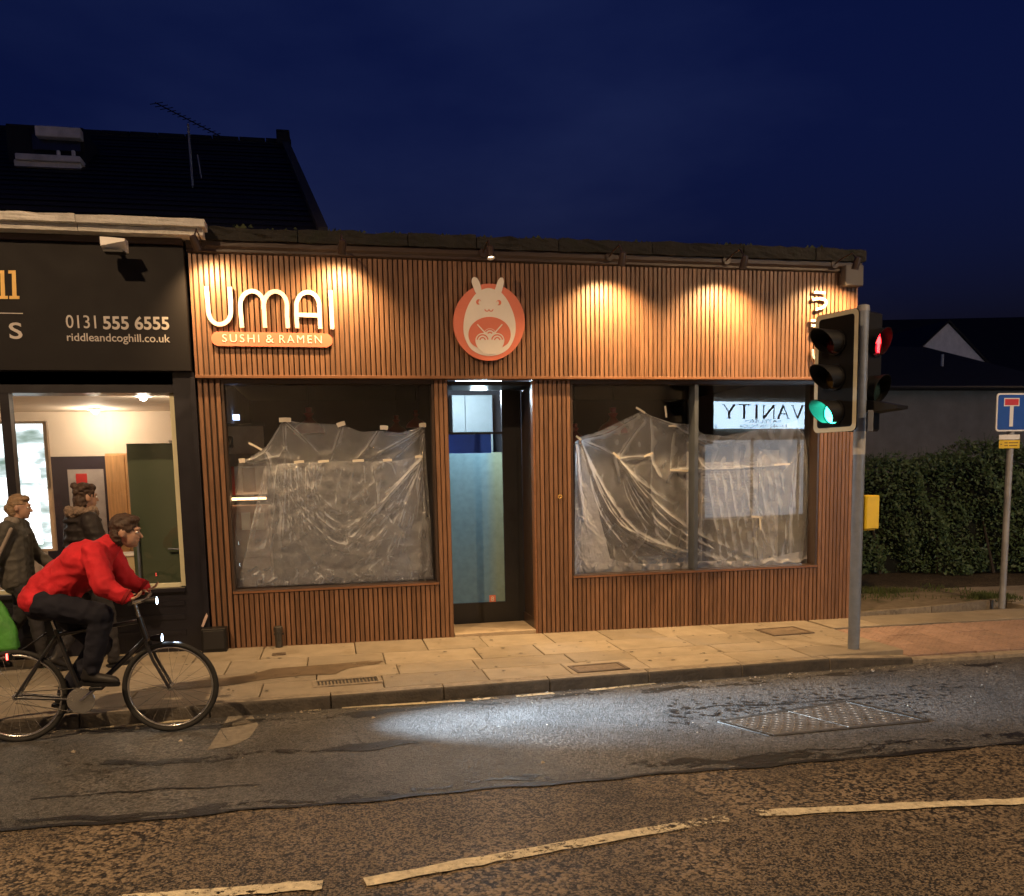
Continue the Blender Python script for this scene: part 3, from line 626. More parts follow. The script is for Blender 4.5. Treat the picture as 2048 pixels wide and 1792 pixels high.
# lettering on the board
yb_ = YS-.001
def bx(px0, py0, px1, py1): a = W(px0, py1, YS); b = W(px1, py0, YS); return a[0], b[0], a[2], b[2]
def tline(s, mat, px0, px1, ytop0, ybot0, ytop1, ybot1, bold=0.0, spacing=1.0, parent=sb):
    a = W(px0, ybot0, YS); b = W(px0, ytop0, YS); c = W(px1, ybot1, YS)
    return text(s, mat, a[0], c[0], a[2], b[2], yb_, parent, bold=bold, spacing=spacing, tilt=c[2]-a[2])
tline('0131', M['silverprint'], 133, 193, 630, 656, 632, 657)
tline('555 6555', M['silverprint'], 207, 339, 632, 659, 634, 660, bold=.022)
tline('riddleandcoghill.co.uk', M['silverprint'], 135, 341, 666, 687, 669, 690, bold=.006)
tline('S', M['silverprint'], 20, 46, 645, 678, 646, 678, bold=.012)
m = MB(); p0 = W(-60, 627, YS); p1 = W(46, 627, YS); m.box(p0[0], p1[0], yb_-.003, yb_, p1[2]-.004, p1[2]+.004); m.build('rule', M['silverprint'], sb)
for cx in (6, 29):                                    # two slab serif letters l
    def Q(px, py): q = W(px, py, YS); return (q[0], q[2])
    m = MB(); m.prism([Q(cx-4.5, 541), Q(cx+2.5, 541), Q(cx+4.5, 592), Q(cx+10, 592), Q(cx+10, 598), Q(cx-10, 598), Q(cx-10, 592), Q(cx-4, 592), Q(cx-5, 547), Q(cx-12, 547), Q(cx-12, 541)], yb_-.004, yb_); m.build('letter', M['gold'], sb)
# flood lamp over the board, unlit
fl = thing('flood_lamp', 'white unlit flood lamp under the pale stone cornice', 'lamp', W(229, 486, -.34))
q0 = W(204, 494, -.4); q1 = W(252, 478, -.4)
m = MB(); m.add([(q0[0], -.46, q0[2]), (q1[0], -.46, q0[2]+.045), (q1[0], -.46, q1[2]-.01), (q0[0], -.46, q1[2]), (q0[0], -.32, q0[2]-.03), (q1[0], -.32, q0[2]-.03), (q1[0], -.32, q1[2]), (q0[0], -.32, q1[2])],
    [(0, 1, 2, 3), (4, 7, 6, 5), (0, 4, 5, 1), (3, 2, 6, 7), (0, 3, 7, 4), (1, 5, 6, 2)]); m.build('housing', M['white'], fl)
MB().box(q0[0]+.06, q0[0]+.09, -.32, -.1, q1[2]-.03, q1[2]-.005).build('bracket', M['white'], fl)
MB().box(q0[0]+.02, q1[0]-.02, -.45, -.33, q0[2]-.05, q0[2]-.031).build('lens', M['black'], fl)
# shopfront: pilaster, head, window, stall riser
z_w1 = sz(345, 770, 0); z_w0 = sz(372, 1172, 0); x_w1 = sx(347, 770, 0)
MB().box(x_w1, XL-.004, -.03, .25, -.1, z_sb-.002).build('pilaster', M['navy'], shop)
MB().box(XL-.05, XL-.004, -.045, -.03, -.1, z_sb-.004).build('pilaster_strip', M['navy'], shop)
MB().box(-9, x_w1, -.02, .25, z_w1, z_sb-.002).build('window_head', M['navy'], shop)
MB().box(-9, x_w1, -.03, .25, -.1, z_w0-.05).build('stall_riser', M['navy'], shop)
MB().cbox(-9, x_w1-.002, -.07, .24, z_w0-.05, z_w0-.008, .004).build('sill', M['navy'], shop)
for zz in (.2, .36, .5): MB().box(-9, x_w1-.02, -.042, -.03, zz, zz+.05).build('riser_moulding', M['navy'], shop)
fr = MB().box(x_w1-.05, x_w1-.001, .02, .10, z_w0, z_w1-.001).box(-9, x_w1-.051, .02, .10, z_w0-.007, z_w0+.03).build('window_frame', pbr('cream frame', (.62, .60, .42), .5, var=.06), shop)
xm = sx(17, 860, 0); MB().box(xm-.05, xm+.03, -.015, .1, z_w0+.031, z_w1-.001).build('mullion', M['navy'], fr)
MB().quad((xm+.03, .04, z_w0), (x_w1-.05, .04, z_w0), (x_w1-.05, .04, z_w1), (xm+.03, .04, z_w1)).build('pane', M['glass'], fr, fix=False)
MB().quad((-9, .04, z_w0), (xm-.05, .04, z_w0), (xm-.05, .04, z_w1), (-9, .04, z_w1)).build('pane', M['glass'], fr, fix=False)
# the lit room
cream = pbr('warm plaster', (.64, .53, .41), .8, var=.05, vscale=2)
YB = 3.6; zc = sz(190, 823, YB)
MB().box(-9, XL-.03, YB, YB+.1, 0, zc+.2).build('room_wall', cream, shop)
MB().box(XL-.07, XL-.03, .26, YB, 0, zc+.2).build('room_wall', cream, shop)
MB().box(-9.1, -9, .26, YB, 0, zc+.2).build('room_wall', cream, shop)
MB().box(-9, XL-.07, .252, YB-.002, zc, zc+.1).build('ceiling', pbr('ceiling', (.72, .62, .5), .8, var=.03), shop)
MB().box(-9, XL-.07, .252, YB-.002, .02, .08).build('floor', pbr('timber floor', (.24, .17, .11), .4), shop)
def room_lamp(px, py, Y, energy, label):
    p = W(px, py, Y); t = thing('ceiling_lamp', label, 'lamp', (p[0], p[1], zc), group='ceiling lamps in the lit shop')
    MB().lathe([(.02, zc-.001), (.09, zc-.004), (.09, zc-.02), (.05, zc-.03)], 18, Matrix.Translation((p[0], p[1], 0))).build('shade', M['white'], t, smooth=30)
    MB().lathe([(.002, zc-.07), (.03, zc-.06), (.04, zc-.04), (.03, zc-.031)], 14, Matrix.Translation((p[0], p[1], 0))).build('bulb', glow('warm bulb', (1, .82, .6), 40), t, smooth=True)
    lamp('bulb_light', 'POINT', (p[0], p[1], zc-.12), energy, (1, .83, .63), t, radius=.06)
room_lamp(190, 823, 3.1, 32, 'lit ceiling lamp at the back of the estate shop room')
room_lamp(-420, 790, 1.6, 38, 'unseen ceiling lamp added left of the shop mullion to light the room')  # out of view, added to brighten the room
room_lamp(285, 775, 1.2, 17, 'lit ceiling lamp near the shop window top')
# doorway in the back wall, a pale panel standing in for the lit passage
q0 = W(103, 1180, YB-.02); q1 = W(217, 912, YB-.02)
dw = thing('inner_doorway', 'dark framed doorway at the back of the lit shop', 'doorway', ((q0[0]+q1[0])/2, YB, .08))
a0, a1, zt = q0[0], q1[0], q1[2]
MB().box(a0, a1, YB-.035, YB-.015, .08, zt).build('leaf', pbr('aubergine paint', (.028, .02, .03), .4), dw)
MB().box(a0-.05, a0, YB-.045, YB-.002, .08, zt+.04).box(a1, a1+.05, YB-.045, YB-.002, .08, zt+.04).box(a0, a1, YB-.045, YB-.002, zt, zt+.04).build('architrave', cream, dw)
q2 = W(153, 1180, YB-.05); q3 = W(206, 938, YB-.05)
gl = MB().box(q2[0], q3[0], YB-.045, YB-.036, .9, q3[2]).build('passage_panel', pbr('lit passage tone', (.42, .36, .32), .4), dw)  # brightness of the lit passage put into the panel colour
q2 = W(156, 1010, YB-.06); q3 = W(173, 947, YB-.06)
MB().box(q2[0], q3[0], YB-.055, YB-.046, q2[2], q3[2]).build('notice', M['redsign'], gl)
# cupboard of orange wood, green glass door leaf with its handles, display board
q0 = W(229, 1180, YB-.3); q1 = W(287, 906, YB-.3)
t = thing('wardrobe', 'tall orange wood cupboard against the back wall of the lit shop', 'cupboard', ((q0[0]+q1[0])/2, YB, .08))
oak = pbr('orange oak', (.62, .33, .13), .5, var=.2, vscale=7, stretch=(5, 5, .4))
xm_ = (q0[0]+q1[0])/2
for a, b_ in ((q0[0], xm_-.004), (xm_+.004, q1[0])): MB().cbox(a, b_, YB-.3, YB-.28, .12, q1[2]-.02, .004).build('door', oak, t)
MB().box(q0[0], q1[0], YB-.279, YB-.002, .08, q1[2]).build('carcass', oak, t)
q0 = W(230, 1180, 2.4); q1 = W(282, 1112, 2.4)
t = thing('side_unit', 'low pale cabinet standing by the green glass door', 'cabinet', ((q0[0]+q1[0])/2, 2.5, .08))
MB().cbox(q0[0]-.25, q1[0]+.1, 2.4, 2.8, .08, q1[2], .006).build('carcass', pbr('pale beech', (.55, .44, .25), .5, var=.1), t)
MB().cbox(q0[0]-.27, q1[0]+.12, 2.38, 2.82, q1[2]+.002, q1[2]+.03, .004).build('worktop', M['cream'], t)
q0 = W(273, 1172, .9); q1 = W(362, 886, .9)
t = thing('glass_door', 'green tinted frosted door leaf inside the lit shop window', 'door', (q0[0], .9, .08))
gm, nt, b = new_mat('green frosted glass'); b.inputs['Base Color'].default_value = (.10, .14, .085, 1); b.inputs['Roughness'].default_value = .35; b.inputs['Transmission Weight'].default_value = .35
MB().cbox(q0[0], q1[0]-.02, .88, .9, .1, q1[2], .003).build('leaf', gm, t)
h0 = W(279, 1130, .84); h1 = W(279, 1042, .84)
MB().tube((h0[0], .84, h0[2]-.2), (h0[0], .84, h1[2]), .014).tube((h0[0], .84, h1[2]-.04), (h0[0], .88, h1[2]-.04), .008).tube((h0[0], .84, h0[2]-.1), (h0[0], .88, h0[2]-.1), .008).build('pull_handle', M['steel'], t, smooth=40)
h0 = W(336, 1098, .82); h1 = W(366, 1098, .82)
MB().tube(tuple(h0), tuple(h1), .011).tube((h1[0]-.02, .82, h1[2]), (h1[0]-.02, .88, h1[2]), .01).build('lever_handle', M['steel'], t, smooth=40)
MB().cbox(q1[0]-.12, q1[0]-.02, .86, .92, q1[2]+.004, q1[2]+.03, .003).build('hinge', M['white'], t)
for zc_ in (.5, .78): pass
q0 = W(-120, 1110, 1.3); q1 = W(92, 842, 1.3)
t = thing('display_screen', 'bright backlit property display board behind the shop mullion', 'display', ((q0[0]+q1[0])/2, 1.3, .5))
MB().cbox(q0[0], q1[0], 1.3, 1.36, q0[2], q1[2], .005).build('frame', pbr('display frame', (.5, .36, .24), .5), t)
m, nt, b = new_mat('backlit display'); N = nt.nodes.new; L = nt.links.new
tcx = N('ShaderNodeTexCoord'); nz = N('ShaderNodeTexNoise'); nz.inputs['Scale'].default_value = 4.5; nz.inputs['Detail'].default_value = 3; mpp = N('ShaderNodeMapping'); mpp.inputs['Scale'].default_value = (.6, 1, 1.7); mpp.inputs['Rotation'].default_value = (0, R(-15), 0)
L(tcx.outputs['Object'], mpp.inputs[0]); L(mpp.outputs[0], nz.inputs['Vector']); rp = N('ShaderNodeValToRGB'); L(nz.outputs['Fac'], rp.inputs[0])
e = rp.color_ramp.elements; e[0].position = .3; e[0].color = (.10, .16, .13, 1); e[1].position = .62; e[1].color = (.8, .95, 1, 1); k = e.new(.45); k.color = (.35, .42, .42, 1); k = e.new(.52); k.color = (.75, .85, .85, 1)
L(rp.outputs[0], b.inputs['Emission Color']); b.inputs['Emission Strength'].default_value = 2.2; b.inputs['Base Color'].default_value = (.1, .1, .1, 1)
MB().box(q0[0]+.03, q1[0]-.04, 1.296, 1.2995, q0[2]+.03, q1[2]-.03).build('screen', m, t)
wh = glow('bright listing card', (.95, .98, 1), 2.5)
for px0, py0, px1, py1 in ((-10, 955, 20, 1000), (35, 990, 78, 1090), (45, 940, 80, 965), (2, 1020, 26, 1090)):
    a = W(px0, py1, 1.29); b_ = W(px1, py0, 1.29); MB().box(a[0], b_[0], 1.288, 1.2955, a[2], b_[2]).build('listing_card', wh, t)
# small card standing on the window sill
a = W(93, 1186, .2); b_ = W(119, 1126, .2)
t = thing('window_card', 'salmon and white card standing in the lit shop window', 'card', (a[0], .2, a[2]))
MB().cbox(a[0], b_[0], .2, .22, a[2], b_[2], .002).build('card', pbr('salmon card', (.62, .25, .15), .6), t); MB().box(a[0]+.02, a[0]+.08, .196, .1995, a[2]+.01, a[2]+.05).build('printed_label', M['white'], t)
MB().box(a[0]-.02, a[0]+.018, .195, .1995, a[2]+.06, b_[2]).build('printed_margin', M['white'], t)

# ================================================================== ROOF BEHIND, with dormer and aerial
hs = thing('slate_house', 'dark slate roofed house standing behind the two shops', 'house', (-5, 7, 0))
rA = W(-700, 230, 7); rB = W(565, 288, 7); eB = W(640, 470, 2.2); eA = np.array([-12, 2.2, eB[2]])
rA = np.array([-12, 7, rB[2]-.1])
m = MB(); th = .12
m.add([tuple(eA), tuple(eB), tuple(rB), tuple(rA), (-12, 7, rA[2]-.3), (rB[0], 7, rB[2]-.3), (eB[0], 2.2, eB[2]-.1), (-12, 2.2, eB[2]-.1)], [(0, 1, 2, 3), (7, 4, 5, 6), (0, 7, 6, 1), (1, 6, 5, 2), (2, 5, 4, 3), (3, 4, 7, 0)])
m.build('roof', M['slate'], hs)
m = MB(); rows_n = 22                                  # slate courses as thin overlapping strips
for k in range(rows_n):
    t0 = k/rows_n; t1 = (k+1)/rows_n+.004
    a0 = eA+(rA-eA)*t0; b0 = eB+(rB-eB)*t0; a1 = eA+(rA-eA)*t1; b1 = eB+(rB-eB)*t1
    MB().quad((a0[0], a0[1]-.02, a0[2]+.03), (b0[0]-.02, b0[1]-.02, b0[2]+.03+random.gauss(0, .004)), (b1[0]-.02, b1[1], b1[2]+.022), (a1[0], a1[1], a1[2]+.022)).build('slate_course', M['slate'], hs, fix=False)
MB().add([tuple(eB+np.array([-.02, -.02, -.1])), tuple(eB+np.array([.1, -.02, -.1])), tuple(rB+np.array([.1, 0, -.1])), tuple(rB+np.array([-.02, 0, -.1]))]+[tuple(eB+np.array([-.02, -.02, .09])), tuple(eB+np.array([.1, -.02, .09])), tuple(rB+np.array([.1, 0, .09])), tuple(rB+np.array([-.02, 0, .09]))],
    [(0, 3, 2, 1), (4, 5, 6, 7), (0, 1, 5, 4), (1, 2, 6, 5), (2, 3, 7, 6), (3, 0, 4, 7)]).build('skew', pbr('dark skew stone', (.05, .045, .045), .9), hs)
MB().cbox(rB[0]-.09, rB[0]+.13, 6.8, 7.25, rB[2]-.1, rB[2]+.17, .01).build('skew_cap', M['slate'], hs)
x = -12
while x < rB[0]-.2:
    MB().lathe([(.09, 0), (.09, .42)], 8, Matrix.Translation((x, 7, rA[2]+.0+(x+12)/(rB[0]+12)*.1)) @ Matrix.Rotation(R(90), 4, 'Y')).build('ridge_tile', M['slate'], hs); x += .44
MB().box(-12, rB[0], 7.001, 7.3, 3, rA[2]-.15).box(-12, eB[0]-.1, 2.35, 2.45, 3, eB[2]-.12).build('wall', M['slate'], hs)
gm_ = pbr('grey dormer cladding', (.68, .63, .58), .7, var=.2, vscale=6)
def dbox(px0, py0, px1, py1, Y, d, mat, nm):
    a = W(px0, py1, Y); b_ = W(px1, py0, Y); return MB().cbox(a[0], b_[0], Y, Y+d, a[2], b_[2], .01).build(nm, mat, dm)
dm = MB(); a = W(66, 360, 4.9); b_ = W(166, 256, 4.9)
dm = dm.box(a[0]-.3, b_[0], 4.9, 7, a[2]-.1, b_[2]).build('dormer', M['slate'], hs)
dbox(70, 255, 160, 271, 4.72, .16, gm_, 'dormer_roof_edge'); dbox(30, 312, 160, 318, 4.6, .28, gm_, 'dormer_sill')
for i, (p0, p1) in enumerate(((30, 72), (73, 117), (118, 160))): dbox(p0, 320, p1, 356, 4.66+.0*i, .22, gm_, 'dormer_panel')
for px in (116, 146): dbox(px-3, 300, px+3, 312, 4.7, .06, gm_, 'vent_stub')
dbox(64, 272, 160, 299, 4.85, .04, pbr('dormer glass', (.03, .028, .03), .1), 'dormer_window')
p0 = W(391, 445, 4); p1 = W(376, 248, 4); t = thing('television_aerial', 'thin rooftop aerial on a mast above the slate roof', 'aerial', tuple(p0))
MB().tube(tuple(p0), tuple(p1), .016).build('mast', M['greysteel'], t)
b0 = W(310, 205, 4); b1 = W(440, 272, 4); bo = MB().tube(tuple(b0), tuple(b1), .008).build('boom', M['black'], t)
for k in range(13):
    q = b0+(b1-b0)*(k+.3)/13; dirv = np.array([.30, .5, .28])*(.42+.2*(k < 3)); m = MB().tube(tuple(q-dirv*.35), tuple(q+dirv*.35), .005, n=6).build('element', M['black'], t)
MB().tube(tuple(W(395, 310, 4)), tuple(W(403, 357, 4)), .01).build('stay', M['greysteel'], t)

# ================================================================== RIGHT: hedge, houses
hg = thing('hedge', 'tall clipped dark green hedge across the side lane', 'hedge', (9.3, 4.6, -.1))
lm = pbr('hedge leaf', (.075, .12, .045), .55, var=.75, vscale=11, rnd=0)
m = MB(); nv = 0
def hedge_front(x): return 4.5-(x-8.2)*.30
def hedge_top(x): return 1.72+.42*(1/(1+math.exp(-(x-8.9)*2.6)))+.10*math.sin(x*3.1)+.06*math.sin(x*7.3)-.10*max(0, x-11.3)
for k in range(46000):
    x = random.uniform(6.2, 15.0); f = hedge_front(x); top = hedge_top(x)-.1
    if random.random() < .72:
        z = random.uniform(-.08, top); bul = .16*math.sin(x*4+z*2.4)+.10*math.sin(z*6.1-x*3)+.07*math.sin(11*x+5*z); y = f+.2-bul+abs(random.gauss(0, .12))
    else:
        y = f+random.uniform(.1, 1.3); z = top+random.gauss(0, .055)+.05*math.sin(y*6+x*5)
        if random.random() < .03: z += random.uniform(.02, .16)
    s = random.choice((random.uniform(.012, .022), random.uniform(.02, .034), random.uniform(.03, .05))); n_ = Vector((random.gauss(0, .6), random.gauss(-.8, .6), random.gauss(.5, .6))).normalized()
    a = n_.orthogonal().normalized(); a.rotate(Matrix.Rotation(random.uniform(0, 6.28), 3, n_)); b_ = n_.cross(a); c = Vector((x, y, z-.1))
    m.add([c-a*s, c-b_*s*.55, c+a*s*1.1, c+b_*s*.55], [(0, 1, 2, 3)])
tag(m.build('foliage', lm, hg, fix=False), kind='stuff')
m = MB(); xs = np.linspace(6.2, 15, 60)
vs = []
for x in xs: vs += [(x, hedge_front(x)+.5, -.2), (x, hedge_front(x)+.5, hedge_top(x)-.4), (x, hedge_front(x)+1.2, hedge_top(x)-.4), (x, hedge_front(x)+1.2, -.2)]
m.add(vs, [[4*i+k, 4*i+4+k, 4*i+5+k, 4*i+1+k] for i in range(59) for k in range(3)]).build('inner_sheet', pbr('hedge heart', (.006, .008, .004), .95, var=.4, vscale=8), hg, fix=False)  # plain near-black sheet behind the leaves
m = MB()
for k in range(170):                                   # stray shoots above the clipped top
    x = random.uniform(6.6, 14.5); y = hedge_front(x)+random.uniform(.15, .9); z = hedge_top(x)-.22; h = random.uniform(.08, .3); dx, dy = random.gauss(0, .05), random.gauss(-.02, .05)
    m.tube((x, y, z), (x+dx, y+dy, z+h), .004, .0015, 4)
    for q in range(7):
        f = .3+.7*q/6; a = random.uniform(0, 6.3); s = random.uniform(.015, .03); c = Vector((x+dx*f, y+dy*f, z+h*f)); d_ = Vector((math.cos(a), math.sin(a), .5))*s; e_ = Vector((-math.sin(a), math.cos(a), .1))*s*.35
        m.add([c, c+d_*.6+e_, c+d_*1.4, c+d_*.6-e_], [(0, 1, 2, 3)])
tag(m.build('shoots', lm, hg, fix=False), kind='stuff')
for k in range(9):
    x = 6.8+k*.95; MB().tube((x, hedge_front(x)+.3, -.2), (x+random.gauss(0, .08), hedge_front(x)+.5, 1.0), .03, .015, 7).build('stem', pbr('bark', (.05, .038, .028), .9), hg)
def hipped(name, label, x0, x1, y0, y1, ze, rx0, rx1, zr, wallmat, zb=-.4):
    t = thing(name, label, 'house', ((x0+x1)/2, y0, zb)); o = .25; yr = (y0+y1)/2
    MB().box(x0, x1, y0, y1, zb, ze).build('wall', wallmat, t)
    v = [(x0-o, y0-o, ze), (x1+o, y0-o, ze), (x1+o, y1+o, ze), (x0-o, y1+o, ze), (rx0, yr, zr), (rx1, yr, zr)]
    m = MB(); m.add(v+[(a, b, c-.1) for a, b, c in v[:4]], [(0, 1, 5, 4), (1, 2, 5), (2, 3, 4, 5), (3, 0, 4), (9, 8, 7, 6), (0, 6, 7, 1), (1, 7, 8, 2), (2, 8, 9, 3), (3, 9, 6, 0)]); rf = m.build('roof', M['slate'], t)
    return t, rf
za = float(W(1900, 772, 8)[2])
hA, rfA = hipped('bungalow', 'low bungalow with grey rough wall behind the hedge', 7.5, 15.6, 8, 12.4, za, 9.5, 13.7, 4.72, M['render'])
MB().tube((7.3, 7.68, za-.06), (15.8, 7.68, za-.06), .05).build('gutter', M['dark'], hA)
MB().tube((13.2, 8.9, 3.9), (13.2, 8.9, 4.35), .035).build('flue', M['stone'], hA)
gY = 13.2; A = W(1895, 645, gY); Lf = W(1838, 702, gY); Rt = W(1996, 752, gY)
hB = thing('gabled_house', 'house with pale triangular gable rising over the bungalow roof', 'house', (A[0], gY, 0))
slope = (A[2]-Rt[2])/(Rt[0]-A[0]); hw = 2.6
MB().prism([(A[0]-hw, 1), (A[0]+hw, 1), (A[0]+hw, A[2]-slope*hw), (A[0], A[2]), (A[0]-hw, A[2]-slope*hw)], gY, gY+.3).build('gable_wall', pbr('white harling', (.78, .74, .72), .9, var=.1, bump=.5), hB)
m = MB()
for s in (-1, 1):
    e = (A[0]+s*(hw+.2), A[2]-slope*(hw+.2))
    m.add([(A[0], gY-.08, A[2]+.07), (e[0], gY-.08, e[1]+.07), (e[0], gY+7, e[1]+.07), (A[0], gY+7, A[2]+.07), (A[0], gY-.08, A[2]+.01), (e[0], gY-.08, e[1]+.01), (e[0], gY+7, e[1]+.01), (A[0], gY+7, A[2]+.01)], [(0, 1, 2, 3), (7, 6, 5, 4), (0, 4, 5, 1), (1, 5, 6, 2), (2, 6, 7, 3), (3, 7, 4, 0)])
m.build('roof', M['slate'], hB)
sY = 20; s0 = W(1760, 640, sY); s1 = W(2200, 622, sY)
hC = thing('terrace_house', 'long dark slate roofed terrace forming the skyline on the right', 'house', ((s0[0]+s1[0])/2, sY, 0))
MB().add([(s0[0], sY-3, s0[2]-3), (s1[0]+8, sY-3, s0[2]-3), (s1[0]+8, sY, s1[2]+.1), (s0[0], sY, s0[2]), (s0[0], sY+3, s0[2]-3), (s1[0]+8, sY+3, s0[2]-3)], [(0, 1, 2, 3), (3, 2, 5, 4), (0, 3, 4), (1, 5, 2), (0, 4, 5, 1)]).build('roof', M['slate'], hC)
MB().box(s0[0]+.2, s1[0]+7.8, sY-2.8, sY+2.8, -1, s0[2]-3.02).build('wall', M['render'], hC)

# ================================================================== SIGNS ON THE TIMBER FRONT
YL = FY-.045                                          # front of the mounted letters
def Q(px, py, Y=YL): q = W(px, py, Y); return (float(q[0]), float(q[2]))
def arc(cx, cy, rx, ry, a0, a1, n=14): return [(cx+rx*math.cos(R(a0+(a1-a0)*i/n)), cy-ry*math.sin(R(a0+(a1-a0)*i/n))) for i in range(n+1)]
t = thing('lettering_sign', 'large raised cream capital letters mounted on the slats above the left window', 'sign', W(538, 655, FY))
LW = .0405
strokes = {'U': [[(412.5, 573), (415, 600)]+[(438.5-22+(.0), 622)]+arc(439.5, 622, 22.5, 26.5, 190, 350)+[(461, 600), (459.3, 574)]],
    'M': [[(484, 655), (481.3, 625)]+arc(504, 610, 23.5, 28, 190, 0)[::1]+[(528.6, 630), (530, 655)], [(527.5, 618)]+arc(550.5, 611, 23.5, 28.5, 185, 0)[::1]+[(574, 632), (576, 656)]],
    'A': [[(594.6, 656), (592.6, 630)]+arc(615.5, 611, 23, 27, 190, -5)+[(639.3, 632), (640.5, 657)], [(593, 629.5), (639, 630.5)]],
    'I': [[(661, 581), (664.6, 658)]]}
strokes['M'][0] = [(484, 655), (481.3, 625)]+arc(504, 609, 23.5, 27, 185, 0)+[(528.8, 632), (530, 655)]
for ch, ss in strokes.items():
    m = MB()
    for i, s in enumerate(ss): m.ribbon([Q(*p) for p in s], LW, YL-.0006*i, YL+.03)
    m.build('letter', M['cream'], t, smooth=35)
    m = MB()
    for s in ss[:1]:
        for p in (s[1], s[-2]): q = Q(*p); m.tube((q[0], YL+.028, q[1]), (q[0], FY+.002, q[1]), .006)
    m.build('standoff', M['steel'], t)
YP = FY-.035
t = thing('pill_sign', 'coral pill shaped plaque with cream wording below the big letters', 'sign', W(544, 690, FY))
a = Q(437, 677.5, YP); b_ = Q(651, 680.5, YP); rr = .0685; out = []
for i in range(13): an = R(90+180*i/12); out.append((a[0]+rr*math.cos(an), a[1]+rr*math.sin(an)))
for i in range(13): an = R(-90+180*i/12); out.append((b_[0]+rr*math.cos(an), b_[1]+rr*math.sin(an)))
pl = MB().prism(out, YP, YP+.032).build('plaque', M['coral'], t)
for (s, p0, p1) in (('SUSHI', 445, 519), ('&', 532, 548), ('RAMEN', 559, 644)):
    def lerp(px): return 684.3+(px-445)/199*2.6
    a = W(p0, lerp(p0), YP); b_ = W(p1, lerp(p1), YP); text(s, M['cream'], a[0], b_[0], a[2], a[2]+.077, YP-.0005, pl, bold=0, spacing=1.3, depth=.004, tilt=b_[2]-a[2])
# round emblem
YR = FY-.06
t = thing('round_sign', 'round coral emblem with cream long eared animal and noodle bowl', 'sign', W(978, 720, FY))
def Z4(x, y, Y=YR): return Q(840+x/4.452, 460+y/4.452, Y)
disc = MB().prism([Z4(615+318*math.cos(2*math.pi*i/64), 820+343*math.sin(2*math.pi*i/64)) for i in range(64)], YR, YR+.04).build('disc', M['coral'], t)
MB().prism([Z4(615+240*math.cos(2*math.pi*i/24), 820+260*math.sin(2*math.pi*i/24)) for i in range(24)], YR+.041, FY-.001).build('spacer', M['black'], t)
def smooth_out(pts, k=5):
    n = len(pts); o = []
    for i in range(n):
        p0, p1, p2, p3 = [np.array(pts[(i+j-1) % n], float) for j in range(4)]
        for s in range(k):
            u = s/k; o.append(tuple(.5*((2*p1)+(-p0+p2)*u+(2*p0-5*p1+4*p2-p3)*u*u+(-p0+3*p1-3*p2+p3)*u**3)))
    return o
yl = YR-.006
bodyo = [(607, 518), (545, 535), (500, 565), (445, 640), (405, 735), (386, 850), (396, 950), (445, 1050), (525, 1105), (620, 1122), (712, 1105), (790, 1052), (838, 960), (851, 860), (834, 755), (785, 640), (725, 560), (668, 532)]
figure = MB().prism([Z4(x, y) for x, y in smooth_out(bodyo)], yl, YR-.0005).build('animal_figure', M['cream'], t)
for ear in ([(545, 545), (500, 565), (478, 520), (460, 470), (464, 432), (484, 420), (510, 434), (532, 475)], [(668, 545), (715, 568), (735, 520), (746, 465), (738, 430), (718, 425), (695, 448), (676, 500)]):
    MB().prism([Z4(x, y) for x, y in smooth_out(ear)], yl-.0012, YR-.0005).build('ear', M['cream'], figure)
belly = [(618+188*math.cos(2*math.pi*i/48), 932-157*math.sin(2*math.pi*i/48)) for i in range(48)]
belly = [(x, y if y < 1010 else 1010+(y-1010)*.75) for x, y in belly]
MB().prism([Z4(x, y) for x, y in belly], yl-.004, yl-.0003).build('belly', M['coral'], figure)
bowl = [(492, 985), (496, 1015), (508, 1040), (530, 1066), (560, 1100), (620, 1108), (680, 1100), (712, 1066), (733, 1040), (744, 1015), (748, 985)]
noodle = [(748, 985)]+[(685+64*math.cos(R(a)), 985-66*math.sin(R(a))) for a in range(0, 120, 15)]+[(620+60*math.cos(R(a)), 938-62*math.sin(R(a))) for a in range(10, 171, 16)]+[(555+64*math.cos(R(a)), 985-66*math.sin(R(a))) for a in range(60, 181, 15)]
mbo = MB().prism([Z4(x, y) for x, y in bowl], yl-.008, yl-.0045)
for i_, (cx_, cy_, rx_) in enumerate(((555, 985, 64), (685, 985, 64), (620, 940, 60))): mbo.prism([Z4(cx_+rx_*math.cos(2*math.pi*k/28), cy_+rx_*1.03*math.sin(2*math.pi*k/28)) for k in range(28)], yl-.0077+.0003*i_, yl-.0044)
mbo.build('bowl', M['cream'], figure)
m = MB()
for cx, cy, a0, a1 in ((555, 985, 8, 172), (685, 985, 8, 172), (620, 938, 35, 145)):
    for r0 in (48, 24): m.ribbon([Z4(cx+r0*math.cos(R(a0+(a1-a0)*i/14)), cy-r0*1.04*math.sin(R(a0+(a1-a0)*i/14))) for i in range(15)], .013, yl-.0095, yl-.0082)
m.build('noodle_lines', M['coral'], figure)
m = MB(); m.ribbon([Z4(508, 842), Z4(578, 918)], .012, yl-.0085, yl-.0045); m.ribbon([Z4(730, 842), Z4(664, 918)], .012, yl-.0085, yl-.0045); m.build('chopsticks', M['cream'], figure)
